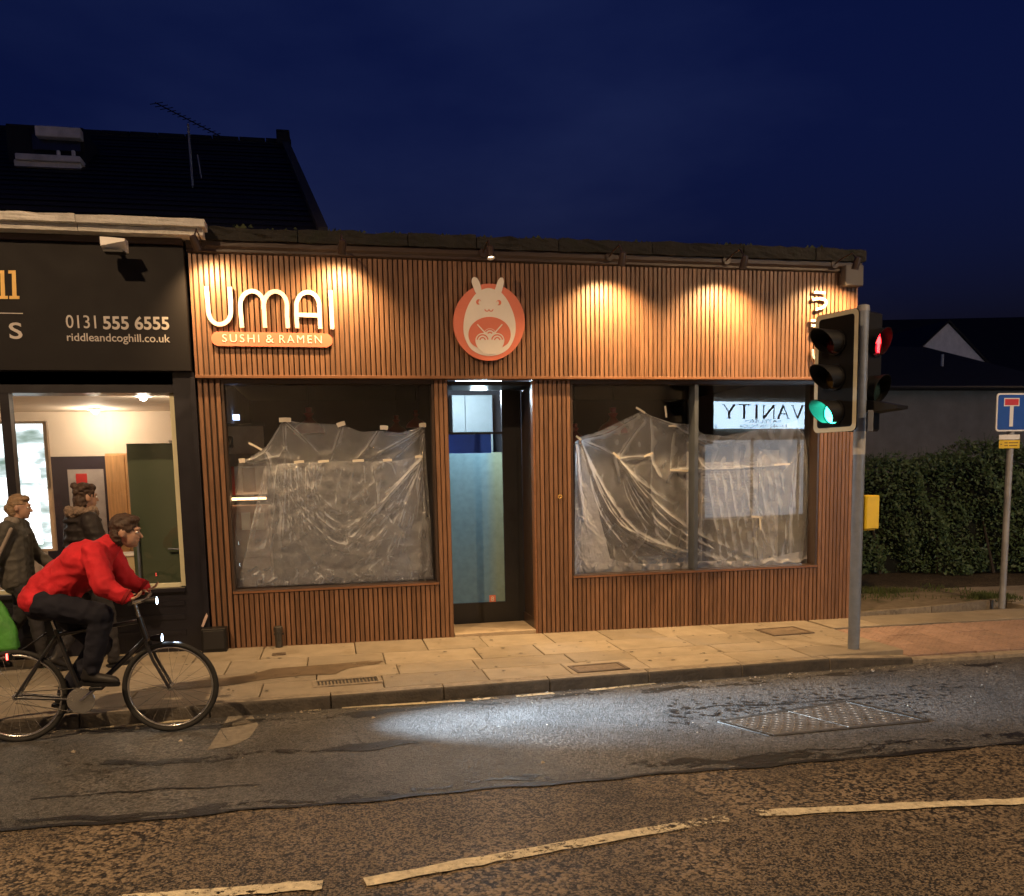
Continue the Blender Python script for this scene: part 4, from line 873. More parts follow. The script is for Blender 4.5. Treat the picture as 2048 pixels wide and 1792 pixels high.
for ex, ey, hx in ((520, 642, 8), (700, 648, -8)):
    e = MB().prism([Z4(ex+22*math.cos(2*math.pi*i/20), ey+24*math.sin(2*math.pi*i/20)) for i in range(20)], yl-.003, yl-.0003).build('eye', M['coral'], figure)
    MB().prism([Z4(ex+hx*1.4+12*math.cos(2*math.pi*i/14), ey+5+15*math.sin(2*math.pi*i/14)) for i in range(14)], yl-.0045, yl-.0032).build('eye_highlight', M['cream'], figure)
    MB().prism([Z4(ex+hx+4*math.cos(2*math.pi*i/10), ey-12+5*math.sin(2*math.pi*i/10)) for i in range(10)], yl-.0048, yl-.0032).build('eye_glint', M['cream'], figure)
m = MB()
for cx in (595, 631): m.ribbon([Z4(cx+18*math.cos(R(a)), 706+18*math.sin(R(a))) for a in range(0, 181, 15)], .009, yl-.003, yl-.0003)
m.build('mouth', M['coral'], figure)
# upright kana at the right end
t = thing('kana_sign', 'white upright kana characters beside the signal at the right end of the slats', 'sign', W(1640, 720, FY))
def kana(ss, w=.028):
    m = MB()
    for i, s in enumerate(ss): m.ribbon([Q(*p) for p in smooth_open(s)], w, YL-.0006*i, YL+.025)
    m.build('character', M['cream'], t)
def smooth_open(pts, k=6):
    if len(pts) < 3: return pts
    P = [np.array(p, float) for p in [pts[0]]+list(pts)+[pts[-1]]]; o = []
    for i in range(1, len(P)-2):
        for s in range(k):
            u = s/k; p0, p1, p2, p3 = P[i-1:i+3]; o.append(tuple(.5*((2*p1)+(-p0+p2)*u+(2*p0-5*p1+4*p2-p3)*u*u+(-p0+3*p1-3*p2+p3)*u**3)))
    return o+[tuple(P[-1])]
kana([[(1628, 584), (1651, 586)], [(1625, 600), (1638, 597), (1650, 600), (1652, 608), (1645, 615), (1632, 619)]])
kana([[(1622, 641), (1654, 642)], [(1623, 651), (1654, 652)], [(1638, 635), (1639, 660), (1633, 668), (1626, 663), (1634, 659), (1650, 668)]])
kana([[(1626, 698), (1627, 712), (1632, 718)], [(1648, 698), (1652, 710)]])

# ================================================================== SPOT LAMPS
WARM = (1.0, .60, .26)
heads = ((392, 489, 'leftmost spot lamp beside the pale stone cornice', (.22, 3.2), 165), (684, 497, 'spot lamp above the end of the big cream letters', (-.12, 3.2), 185), (981, 508, 'glowing spot lamp above the round coral emblem', (.10, 1.0), 400),
         (1244, 521, 'spot lamp on its arm over the right window, first beyond the emblem', (-.05, 2.75), 310), (1487, 528, 'spot lamp on its arm over the window mullion', (-.1, 2.75), 310), (1712, 530, 'spot lamp at the right end of the gutter board', (-.1, 2.75), 260))
lens_m = glow('lit lamp lens', (1, .75, .45), 14)
for px, py, lab, (ax, az), en in heads:
    p = W(px, py, -.5); x = p[0]; z = min(float(p[2]), 4.09)
    t = thing('spot_lamp', lab, 'lamp', (x, -.1, z), 0, 'spot lamps along the gutter board')
    aim = Vector((x+ax, 0.0 if az > 2 else -1.25, az)); P = Vector((x, -.5, z)); d = (aim-P).normalized()
    mt = Matrix.Translation(P) @ d.to_track_quat('-Z', 'Y').to_matrix().to_4x4()
    MB().lathe([(.045, 0), (.045, .012)], 16, Matrix.Translation((x, -.098, 4.03)) @ Matrix.Rotation(R(90), 4, 'X')).build('base', M['bronze'], t, smooth=35)
    MB().path([(x, -.10, 4.03), (x, -.25, 4.06), (x, -.42, 4.07), tuple(P-d*.06)], .008, 8).build('arm', M['bronze'], t, smooth=40)
    hd = MB().lathe([(.012, .085), (.03, .08), (.036, .06), (.038, -.02), (.042, -.045), (.038, -.045), (.033, -.02)], 18, mt).build('head', M['bronze'], t, smooth=35)
    MB().lathe([(.001, -.022), (.032, -.02)], 16, mt).build('lens', lens_m, hd)
    lamp('spot_light', 'SPOT', P+d*.06, en, WARM, t, aim=aim, size=R(122 if az > 2 else 82), blend=.85 if az > 2 else .9, radius=.03)
# alarm box at the corner
q0 = W(1690, 571, -.16); q1 = W(1727, 531, -.16)
t = thing('alarm_box', 'dull grey box on the top right corner of the timber front', 'box', (q0[0], -.1, q0[2]))
MB().cbox(q0[0], q1[0], -.17, -.06, q0[2], q1[2], .008).build('housing', pbr('grey box', (.10, .09, .085), .6), t); MB().box(q0[0]+.03, q1[0]-.03, -.06, -.02, q0[2]+.03, q1[2]-.03).build('back_plate', M['black'], t)
# tie ring on the pier, its cord, pipe stub and meter box at the left corner
p = W(1119, 993, -.03)
t = thing('door_hook', 'small metal ring hook on the timber pier right of the door', 'hook', tuple(p))
MB().path([(p[0]+.022*math.cos(a), -.05, p[2]+.018*math.sin(a)) for a in np.linspace(0, 2*math.pi, 14)[:-1]], .0045, 6, True).build('ring', M['gold'], t, smooth=True)
MB().tube((p[0], .0, p[2]), (p[0], -.05, p[2]+.015), .006).build('stem', M['gold'], t)
b0 = W(558, 1292, -.06); b1 = W(558, 1252, -.06)
t = thing('pipe_stub', 'short dark drain pipe against the slats below the left window', 'pipe', (b0[0], -.06, zg(b0[0])))
MB().tube((b0[0], -.06, zg(b0[0])-.02), (b0[0], -.06, b1[2]-.01), .036, n=16).build('pipe', M['iron'], t, smooth=40); MB().lathe([(.044, b1[2]-.06), (.046, b1[2]-.01), (.03, b1[2])], 16, Matrix.Translation((b0[0], -.06, 0))).build('collar', M['iron'], t, smooth=40)
MB().box(b0[0]-.05, b0[0]+.05, -.03, -.002, b1[2]-.1, b1[2]-.08).build('bracket', M['iron'], t)
b0 = W(405, 1300, -.12); b1 = W(452, 1255, -.12)
t = thing('meter_box', 'low dark box on the pavement at the joint between the shops', 'box', (b0[0], -.1, zg(b0[0])))
MB().cbox(b0[0], b1[0], -.16, -.004, zg(b0[0])-.01, b1[2], .008).build('housing', M['black'], t); MB().cbox(b0[0]+.02, b1[0]-.02, -.166, -.16, zg(b0[0])+.03, b1[2]-.02, .003).build('lid', M['dark'], t)
t = thing('rag', 'scrap of pale rag caught above the dark box', 'rag', tuple(W(408, 1240, -.06)))
m = MB(); pts = [W(*q, -.06) for q in ((403, 1252), (407, 1240), (413, 1226), (416, 1232), (411, 1245), (407, 1254))]; m.prism([(q[0], q[2]) for q in pts], -.075, -.06); m.build('cloth', pbr('pale rag', (.5, .38, .34), .8), t)

# ================================================================== SEEN THROUGH THE RESTAURANT WINDOWS
redm = pbr('red enamel shade', (.34, .035, .022), .35)
def pendant(px, py, Y, s, lab):
    p = W(px, py, Y); t = thing('pendant_lamp', lab, 'lamp', tuple(p), 0, 'unlit red pendant lamps in the restaurant')
    T = Matrix.Translation(Vector(p))
    MB().lathe([(.17*s, -.16*s), (.165*s, -.12*s), (.12*s, -.06*s), (.06*s, -.02*s), (.03*s, .02*s), (.055*s, .06*s), (.03*s, .07*s), (.035*s, .12*s), (.01, .13*s)], 24, T).build('shade', redm, t, smooth=40)
    MB().tube((p[0], p[1], p[2]+.12*s), (p[0], p[1], 2.94), .006, n=6).build('flex', M['black'], t)
pendant(618, 838, 2.0, 1.15, 'red pendant lamp over the sheeting in the left window, large')
pendant(793, 848, 3.0, .95, 'red pendant lamp right of centre in the left window')
pendant(832, 836, 2.2, .8, 'red pendant lamp at the right edge of the left window')
pendant(1226, 838, 1.8, 1.2, 'red pendant lamp in the right window beside the mullion pane')
pendant(1150, 865, 2.6, 1.0, 'red pendant lamp at the left edge of the right window')
a = W(449, 908, 1.6); b_ = W(526, 852, 1.6)
t = thing('menu_board', 'pale framed board hanging inside the left window corner', 'board', tuple(a))
MB().cbox(a[0]-.1, b_[0], 1.6, 1.64, a[2], b_[2], .006).build('panel', pbr('pale board', (.46, .36, .26), .6), t); MB().box(a[0]-.1, b_[0]+.02, 1.58, 1.598, b_[2]+.002, b_[2]+.03).build('rail', M['dark'], t)
a = W(448, 895, 1.2); b_ = W(463, 872, 1.2)
t = thing('loudspeaker', 'small dark loudspeaker inside the left window corner', 'loudspeaker', tuple(a)); MB().cbox(a[0], b_[0], 1.2, 1.35, a[2], b_[2], .01).build('cabinet', M['black'], t)
MB().lathe([(.03, 0), (.02, .012), (.004, .006)], 16, Matrix.Translation(((a[0]+b_[0])/2, 1.2, (a[2]+b_[2])/2)) @ Matrix.Rotation(R(90), 4, 'X')).build('cone', M['dark'], t, smooth=True)
a = W(452, 1001, 1.5); b_ = W(532, 994, 1.5)
t = thing('strip_lamp', 'glowing warm strip lamp under the counter shelf inside the left window', 'lamp', tuple(a)); MB().box(a[0]-.2, b_[0], 1.5, 1.53, a[2], b_[2]).build('tube', glow('warm strip', (1, .55, .25), 7), t); MB().box(a[0]-.2, b_[0], 1.48, 1.56, b_[2]+.002, b_[2]+.02).build('batten', M['dark'], t)
a = W(455, 990, 1.7); b_ = W(532, 932, 1.7)
t = thing('menu_poster', 'red and white poster on the wall behind the strip lamp', 'poster', tuple(a)); w_ = b_[0]-a[0]
MB().box(a[0]-.15, a[0]+w_*.2, 1.7, 1.71, a[2], b_[2]).build('red_panel', M['redsign'], t); MB().box(a[0]+w_*.202, a[0]+w_, 1.7, 1.71, a[2], b_[2]).build('white_panel', M['white'], t); MB().box(a[0]+w_*.4, a[0]+w_*.72, 1.69, 1.699, a[2]+.03, b_[2]-.02).build('picture', pbr('picture', (.3, .2, .16), .6), t)
a = W(456, 1068, 1.4); b_ = W(536, 1010, 1.4)
t = thing('counter', 'pale salmon counter front inside the left window', 'counter', (a[0], 1.4, .02)); MB().cbox(a[0]-.2, b_[0], 1.4, 1.8, .02, b_[2], .006).build('front', pbr('counter front', (.42, .25, .2), .5), t)
for px in (492, 520):
    c0 = W(px-8, 1060, 1.38); c1 = W(px+8, 1025, 1.38); MB().box(c0[0], c1[0], 1.385, 1.398, c0[2], c1[2]).build('drawer_front', M['cream'], t)
a = W(447, 840, 2.2); b_ = W(478, 829, 2.2)
t = thing('blue_strip_light', 'cool white strip light near the ceiling in the left window', 'lamp', tuple(a)); MB().box(a[0], b_[0], 2.2, 2.25, a[2], b_[2]).build('tube', glow('cool strip', (.45, .6, 1), 5), t)
# right window: column and louvre in place of mirrored shapes, blue tubs
a = W(1527, 1130, .9); b_ = W(1559, 900, .9)
t = thing('reflection_column', 'tall white shaft behind the sheeting in the right pane, standing in for a reflection', 'column', (a[0], .9, .02)); MB().cbox(a[0], b_[0], .9, 1.05, .02, b_[2], .006).build('shaft', M['white'], t); MB().box(a[0]+.04, b_[0]-.05, .894, .899, W(1540, 1003, .9)[2], W(1540, 965, .9)[2]).build('notice', pbr('grey notice', (.25, .23, .2), .6), t)  # solid shaft shaped after a bright reflection in the pane
a = W(1374, 1070, .8); b_ = W(1388, 903, .8)
t = thing('white_board', 'narrow white board upright just left of the mullion', 'board', (a[0], .8, .02)); MB().cbox(a[0], b_[0]+.04, .8, .83, .02, b_[2], .004).build('panel', M['white'], t)
a = W(1404, 1040, 1.1); b_ = W(1513, 922, 1.1)
t = thing('reflection_louvre', 'pale slatted panel behind the sheeting in the right pane, standing in for a reflection', 'louvre', (a[0], 1.1, .02)); nl = 22  # reflection of the building opposite, built as a solid panel
for i in range(nl):
    z = a[2]+(b_[2]-a[2])*i/nl; h = (b_[2]-a[2])/nl; MB().add([(a[0], 1.1, z), (b_[0], 1.1, z), (b_[0], 1.13, z+h*.8), (a[0], 1.13, z+h*.8), (a[0], 1.105, z-.003), (b_[0], 1.105, z-.003), (b_[0], 1.135, z+h*.8-.003), (a[0], 1.135, z+h*.8-.003)], [(0, 1, 2, 3), (7, 6, 5, 4), (0, 4, 5, 1), (3, 2, 6, 7), (0, 3, 7, 4), (1, 5, 6, 2)]).build('slat', pbr('pale reflection louvre', (.5, .5, .5), .5) if i == 0 else bpy.data.materials['pale reflection louvre'], t)
MB().box(a[0]-.02, a[0]-.001, 1.09, 1.14, .02, b_[2]).box(b_[0]+.001, b_[0]+.02, 1.09, 1.14, .02, b_[2]).build('stile', M['white'], t)
for k, (px0, py0, px1, py1, lab) in enumerate(((1290, 1118, 1345, 1146, 'blue tub on the window ledge in the left pane of the right window'), (1345, 1105, 1388, 1143, 'blue crate on the window ledge next to the mullion'))):
    a = W(px0, py1, .35); b_ = W(px1, py0, .35); t = thing('tub', lab, 'tub', tuple(a)); MB().cbox(a[0], b_[0], .35, .6, a[2], b_[2], .012).build('body', pbr('blue tub', (.05, .13, .3), .45), t); MB().cbox(a[0]-.012, b_[0]+.012, .34, .61, b_[2], b_[2]+.02, .005).build('rim', bpy.data.materials['blue tub'], t)

# ---- dust sheeting: real draped film with folds
def film_mat(name, base, dens):
    m, nt, b = new_mat(name); nt.nodes.remove(b); N = nt.nodes.new; L = nt.links.new
    lw = N('ShaderNodeLayerWeight'); lw.inputs[0].default_value = .42
    tc = N('ShaderNodeTexCoord'); nz = N('ShaderNodeTexNoise'); nz.inputs['Scale'].default_value = 30; nz.inputs['Detail'].default_value = 8; nz.inputs['Roughness'].default_value = .7; L(tc.outputs['Object'], nz.inputs['Vector'])
    bp = N('ShaderNodeBump'); bp.inputs['Strength'].default_value = .8; bp.inputs['Distance'].default_value = .02; vo1 = N('ShaderNodeTexVoronoi'); vo1.feature = 'DISTANCE_TO_EDGE'; vo1.inputs['Scale'].default_value = 13; vo2 = N('ShaderNodeTexVoronoi'); vo2.inputs['Scale'].default_value = 34; wp_ = N('ShaderNodeVectorMath'); wp_.operation = 'MULTIPLY_ADD'; wp_.inputs[1].default_value = (.10, .10, .10); L(nz.outputs['Color'], wp_.inputs[0]); L(tc.outputs['Object'], wp_.inputs[2]); L(wp_.outputs[0], vo1.inputs['Vector']); L(wp_.outputs[0], vo2.inputs['Vector'])
    h1 = N('ShaderNodeMath'); h1.operation = 'MULTIPLY_ADD'; h1.inputs[1].default_value = .8; L(vo1.outputs['Distance'], h1.inputs[0]); L(nz.outputs['Fac'], h1.inputs[2]); h2 = N('ShaderNodeMath'); h2.operation = 'MULTIPLY_ADD'; h2.inputs[1].default_value = .55; L(vo2.outputs['Distance'], h2.inputs[0]); L(h1.outputs[0], h2.inputs[2]); L(h2.outputs[0], bp.inputs['Height'])
    mr = N('ShaderNodeMapRange'); mr.inputs[1].default_value = .0; mr.inputs[2].default_value = .42; mr.inputs[3].default_value = dens; mr.inputs[4].default_value = .95; L(lw.outputs['Facing'], mr.inputs[0])
    df = N('ShaderNodeBsdfDiffuse'); df.inputs[0].default_value = (*base, 1); tl = N('ShaderNodeBsdfTranslucent'); tl.inputs[0].default_value = (*base, 1)
    gl = N('ShaderNodeBsdfGlossy'); gl.inputs['Roughness'].default_value = .2; tr = N('ShaderNodeBsdfTransparent')
    for s in (df, tl, gl): L(bp.outputs[0], s.inputs['Normal'])
    m1 = N('ShaderNodeMixShader'); m1.inputs[0].default_value = .35; L(df.outputs[0], m1.inputs[1]); L(tl.outputs[0], m1.inputs[2])
    m2 = N('ShaderNodeMixShader'); m2.inputs[0].default_value = .40; L(m1.outputs[0], m2.inputs[1]); L(gl.outputs[0], m2.inputs[2])
    m3 = N('ShaderNodeMixShader'); L(mr.outputs[0], m3.inputs[0]); L(tr.outputs[0], m3.inputs[1]); L(m2.outputs[0], m3.inputs[2]); L(m3.outputs[0], nt.nodes['Material Output'].inputs[0])
    return m
def seg_dist(PX, PY, pts):
    """distance to a polyline and the share of its length at the nearest point"""
    P = np.array(pts, float); best = np.full(PX.shape, 1e9); tt = np.zeros(PX.shape); sd = np.zeros(PX.shape)
    ln = np.concatenate([[0], np.cumsum(np.linalg.norm(np.diff(P, axis=0), axis=1))]); tot = ln[-1]
    for i in range(len(P)-1):
        a, b = P[i], P[i+1]; d = b-a; l2 = d@d
        u = np.clip(((PX-a[0])*d[0]+(PY-a[1])*d[1])/l2, 0, 1); qx = PX-(a[0]+u*d[0]); qy = PY-(a[1]+u*d[1]); ds = np.hypot(qx, qy)
        k = ds < best; best = np.where(k, ds, best); tt = np.where(k, (ln[i]+u*math.sqrt(l2))/tot, tt)
    return best, tt
def fold_field(PX, PY, folds):
    H = np.zeros(PX.shape)
    for pts, amp, w0, w1 in folds:
        d, t = seg_dist(PX, PY, smooth_open(pts, 5) if len(pts) > 2 else pts); w = w0+(w1-w0)*t
        prof = np.exp(-(d/w)**1.15); H += 1.5*amp*prof*np.clip(1.15-t*.75, .2, 1)*np.clip(t*12+.35, 0, 1)
    return H
def film(name, label, top, bottom, folds, Y, mat, nu=230, nv=210, extra=0.0, seed=0, stray=70, crinkle=1.5):
    rs = np.random.default_rng(seed+50); x_a, x_b = top[0][0], top[-1][0]; folds = list(folds)
    for k in range(stray):                             # stray creases
        cx, cy = rs.uniform(x_a, x_b), rs.uniform(880, 1160); an = rs.normal(1.5, .55); l = rs.uniform(15, 70); folds.append(([(cx, cy), (cx+l*.5*math.cos(an)+rs.normal(0, 5), cy+l*.5*math.sin(an)), (cx+l*math.cos(an), cy+l*math.sin(an))], rs.uniform(.002, .008)*rs.choice((-1, 1)), 1.6, rs.uniform(2, 4)))
    u = np.linspace(0, 1, nu); v = np.linspace(0, 1, nv)**.95
    tp = np.array(top, float); bt = np.array(bottom, float)
    def along(P):
        ln = np.concatenate([[0], np.cumsum(np.linalg.norm(np.diff(P, axis=0), axis=1))]); ln /= ln[-1]
        return np.interp(u, ln, P[:, 0]), np.interp(u, ln, P[:, 1])
    tx, ty = along(tp); bx_, by_ = along(bt)
    V, U = np.meshgrid(v, u, indexing='ij')
    PX = tx[None, :]*(1-V)+bx_[None, :]*V; PY = ty[None, :]*(1-V)+by_[None, :]*V
    H = fold_field(PX, PY, folds); r = np.random.default_rng(seed)
    for k in range(34):                                # small crinkles everywhere
        an = r.uniform(0, math.pi); f = r.uniform(.03, .30); H += crinkle*.0016/(f*9+.4)*np.sin(f*(PX*math.cos(an)+PY*math.sin(an))+r.uniform(0, 6.28)+1.6*np.sin(.017*PX+.021*PY+r.uniform(0, 6)))
    def blur(A, k):
        for ax in (0, 1):
            pad = [(0, 0), (0, 0)]; pad[ax] = (k+1, k); c = np.cumsum(np.pad(A, pad, 'edge'), axis=ax); n = A.shape[ax]
            A = (np.take(c, range(2*k+1, 2*k+1+n), axis=ax)-np.take(c, range(n), axis=ax))/(2*k+1)
        return A
    B = blur(blur(H, max(3, nu//22)), max(3, nu//22)); H = (H-B)+.25*(B-B.mean())+.012   # keep the relief of the folds, drop their pile-up
    d = AF[None, None, :]+AR[None, None, :]*((PX-1024)/F_PX)[..., None]-AU[None, None, :]*((PY-PPY)/F_PX)[..., None]
    Y = Y+(.04 if PX.mean() < 1100 else .09); P = CAM+d*((Y-CAM[1])/d[..., 1])[..., None]; P[..., 1] -= np.clip(H, -.03, .066)
    P[..., 1] = np.maximum(P[..., 1], .108 if PX.mean() < 1100 else .172)
    me = bpy.data.meshes.new(name); nn = nu*nv; idx = np.arange(nn).reshape(nv, nu)
    fs = np.stack([idx[:-1, :-1], idx[:-1, 1:], idx[1:, 1:], idx[1:, :-1]], -1).reshape(-1, 4)
    me.from_pydata(P.reshape(-1, 3).tolist(), [], fs.tolist()); me.materials.append(mat); me.polygons.foreach_set('use_smooth', [True]*len(me.polygons)); me.update()
    t = thing(name, label, 'dust sheet', tuple(P[-1, nu//2])); link('film', me, t); return t
tape_m = pbr('masking tape', (.62, .58, .5), .6, var=.1)
def tape(t, px0, py0, px1, py1, w, Y):
    Y = Y+(.032 if px0 < 1100 else .072); a = W(px0, py0, Y); b = W(px1, py1, Y); MB().ribbon([(a[0], a[2]), ((a[0]+b[0])/2, (a[2]+b[2])/2+.003), (b[0], b[2])], w, Y-.003, Y).build('tape_strip', tape_m, t)
FM = film_mat('thin dust sheet film', (.82, .88, .98), .26); FM2 = film_mat('doubled dust sheet film', (.78, .85, .98), .25)
folds = [([(568, 842), (610, 880), (648, 922)], .02, 3, 4), ([(568, 842), (572, 920), (585, 1020)], .018, 4, 8), ([(685, 852), (672, 890), (655, 930)], .022, 3, 5), ([(685, 852), (735, 862), (757, 862)], .015, 3, 4), ([(758, 860), (735, 895), (712, 922)], .024, 3, 4), ([(850, 855), (790, 890), (728, 922)], .022, 3, 5), ([(850, 857), (800, 905), (765, 925)], .018, 3, 5), ([(850, 860), (840, 960), (855, 1140)], .018, 5, 9),
    ([(490, 925), (530, 905), (566, 845)], .018, 4, 5), ([(530, 905), (540, 930), (545, 1000)], .03, 5, 9), ([(500, 925), (560, 915), (600, 925)], .014, 3, 5), ([(568, 842), (650, 846), (685, 852)], .014, 3, 3), ([(758, 860), (800, 862), (850, 855)], .014, 3, 3)]
tA = film('dust_sheet', 'clear upper dust sheet taped across the left window', [(476, 926), (500, 915), (533, 893), (566, 840), (600, 845), (685, 850), (722, 864), (757, 862), (800, 866), (848, 852)], [(468, 1176), (560, 1172), (680, 1168), (780, 1164), (868, 1160)], folds, .17, FM, seed=3)
for q in ((558, 840, 582, 840), (674, 851, 690, 846), (760, 855, 776, 856), (838, 851, 852, 850), (478, 922, 490, 921)): tape(tA, *q, .045, .125)
tape(tA, 497, 886, 524, 900, .02, .12)
folds = []
r = np.random.default_rng(5)
for k in range(13):                                    # nested hanging swags
    s = k/12; x0 = 545+60*s*.6; x1 = 848-30*s*.7; yb0 = 930-8*s; mid = 690+r.uniform(-20, 20); dep = 1150-165*s+r.uniform(-12, 12)
    folds.append(([(x0, yb0), (x0+18+25*s, 1010-30*s), ((x0+mid)/2, dep-40), (mid, dep), ((x1+mid)/2+8, dep-60), (x1-14, 1000-20*s), (x1, 918)], r.uniform(.008, .018), r.uniform(3, 6), r.uniform(4, 8)))
for k in range(16):
    x0 = 555+k*19; folds.append(([(x0, 930), (x0+r.uniform(-18, 18), 1010), (x0+r.uniform(-35, 35), 1100+r.uniform(-40, 50))], r.uniform(.005, .014), r.uniform(2.5, 4), r.uniform(5, 9)))
for k in range(14):
    x0 = 790+k*5; folds.append(([(848, 918), (x0+20, 1010), (x0-40+k*7, 1150)], r.uniform(.005, .012), 2.5, 6))
for k in range(30):                                    # fan of creases from the taped right corner
    ex = 585+k*9.6+r.uniform(-5, 5); folds.append(([(845+r.uniform(-4, 4), 917), ((845+ex)/2+r.uniform(-6, 18), 1030+r.uniform(-20, 20)), (ex, 1166)], r.uniform(.004, .012), 1.8, r.uniform(3, 6)))
for k in range(22):                                    # hanging creases down the left side
    ex = 474+k*9+r.uniform(-4, 4); folds.append(([(535+k*4+r.uniform(-6, 6), 934), (515+k*6+r.uniform(-10, 10), 1040), (ex, 1172)], r.uniform(.004, .011), 1.8, r.uniform(3, 6)))
for k in range(90):                                    # crumpled foot of the sheet
    cx = r.uniform(480, 862); cy = r.uniform(1138, 1172); an = r.uniform(-.6, 2.6); l = r.uniform(6, 22); folds.append(([(cx, cy), (cx+l*math.cos(an), cy+l*math.sin(an))], r.uniform(.005, .014), 1.6, 3))
tB = film('dust_sheet', 'milky lower dust sheet hanging in swags in the left window', [(529, 934), (560, 928), (604, 925), (640, 924), (690, 922), (740, 923), (790, 922), (842, 912)], [(476, 1174), (560, 1170), (680, 1166), (780, 1161), (866, 1157)], folds, .14, FM2, nu=270, nv=240, seed=8, stray=130, crinkle=2.6)
for q in ((588, 925, 608, 923), (636, 924, 658, 922), (705, 922, 728, 921), (766, 921, 784, 920), (830, 914, 845, 913)): tape(tB, *q, .026, .10)
# right window
folds = []
An = (1156, 880)
for k, (ex, ey, bend) in enumerate(((1165, 1125, 0), (1185, 1130, 4), (1205, 1120, 8), (1235, 1130, 14), (1262, 1128, 20), (1290, 1132, 28), (1325, 1130, 36), (1365, 1125, 44), (1405, 1126, 52), (1450, 1128, 60), (1495, 1130, 66))):
    mx_, my_ = (An[0]+ex)/2-bend*.8, (An[1]+ey)/2+bend*.9; folds.append(([An, (mx_, my_), (ex, ey)], .020+.006*(k % 3), 2.2, 8))
An2 = (1232, 918)
for k, (ex, ey, bend) in enumerate(((1250, 1010, 0), (1290, 1060, 10), (1340, 1095, 18), (1385, 1105, 24), (1440, 1125, 30), (1500, 1130, 34), (1560, 1132, 38), (1345, 1010, 6), (1400, 1070, 16))):
    mx_, my_ = (An2[0]+ex)/2-bend*.7, (An2[1]+ey)/2+bend*.8; folds.append(([An2, (mx_, my_), (ex, ey)], .018+.005*(k % 2), 2.2, 6))
folds += [([An, (1215, 865), (1284, 826)], .03, 5, 6), ([An, (1195, 895), (1232, 916)], .025, 4, 5), ([An2, (1265, 870), (1287, 842)], .03, 4, 4), ([An2, (1270, 915), (1302, 914)], .026, 4, 4), ([(1295, 910), (1312, 945), (1324, 958)], .018, 3, 4), ([(1284, 826), (1345, 850), (1380, 850)], .022, 4, 4), ([(1345, 852), (1385, 875), (1440, 900)], .02, 3, 5), ([(1345, 852), (1410, 890), (1520, 880)], .014, 3, 6), ([(1345, 855), (1370, 880), (1420, 960)], .014, 3, 6),
    ([(1298, 830), (1300, 900), (1300, 1000), (1310, 1070)], .018, 3, 5), ([(1345, 860), (1340, 900), (1338, 945)], .014, 3, 4), ([(1330, 965), (1345, 942), (1385, 940)], .022, 4, 4), ([(1345, 940), (1450, 938), (1570, 930)], .016, 3, 4), ([(1402, 880), (1450, 885), (1510, 855)], .014, 3, 5)]
for k in range(20):
    x0 = 1590+r.uniform(-12, 40); folds.append(([(1598+r.uniform(-4, 6), 850+r.uniform(0, 30)), (x0-r.uniform(0, 15), 960), (x0-r.uniform(0, 30), 1120)], r.uniform(.006, .018), 2.2, 6))
for k in range(12):
    x0 = 1420+k*15; folds.append(([(x0-10, 940), (x0+5, 1030), (x0+22, 1128)], r.uniform(.005, .013), 2.2, 5))
tC = film('dust_sheet', 'crumpled dust sheet fanned from taped knots across the right window', [(1150, 884), (1160, 874), (1200, 862), (1250, 838), (1284, 822), (1300, 832), (1345, 846), (1385, 850), (1405, 868), (1450, 872), (1510, 860), (1560, 850), (1596, 840), (1612, 880), (1630, 930)], [(1150, 1146), (1240, 1142), (1330, 1138), (1430, 1134), (1530, 1130), (1632, 1126)], folds, .17, FM, nu=330, nv=230, seed=12, stray=110)
for q in ((1272, 815, 1290, 826), (1330, 812, 1333, 835), (1337, 852, 1352, 852), (1226, 905, 1240, 918), (1288, 913, 1306, 906), (1152, 872, 1162, 880), (1503, 1033, 1525, 1035), (1520, 1035, 1521, 1060), (1340, 940, 1376, 942), (1548, 930, 1580, 928)): tape(tC, *q, .022, .10)
folds = [([(1150, 882), (1160, 1000), (1170+k*6, 1120)], .012, 3, 8) for k in range(-3, 9)]
tD = film('dust_sheet', 'bunched milky dust sheet hanging down the left edge of the right window', [(1150, 884), (1158, 890), (1166, 900)], [(1149, 1150), (1185, 1144), (1225, 1136)], folds, .13, film_mat('bunched film', (.84, .88, .98), .50), nu=70, nv=120, seed=4)
folds = [([(1150+k*34, 1138-k*.8), (1165+k*34, 1125-r.uniform(0, 15)), (1185+k*34, 1136-k*.8)], .03, 4, 6) for k in range(14)]
tE = film('dust_sheet', 'heap of gathered dust sheet lying along the right window ledge', [(1150, 1125), (1190, 1105), (1240, 1124), (1300, 1128), (1400, 1122), (1500, 1122), (1560, 1112), (1628, 1095)], [(1150, 1150), (1250, 1146), (1390, 1139), (1520, 1134), (1632, 1129)], folds, .15, bpy.data.materials['bunched film'], nu=160, nv=30, seed=6, stray=0)

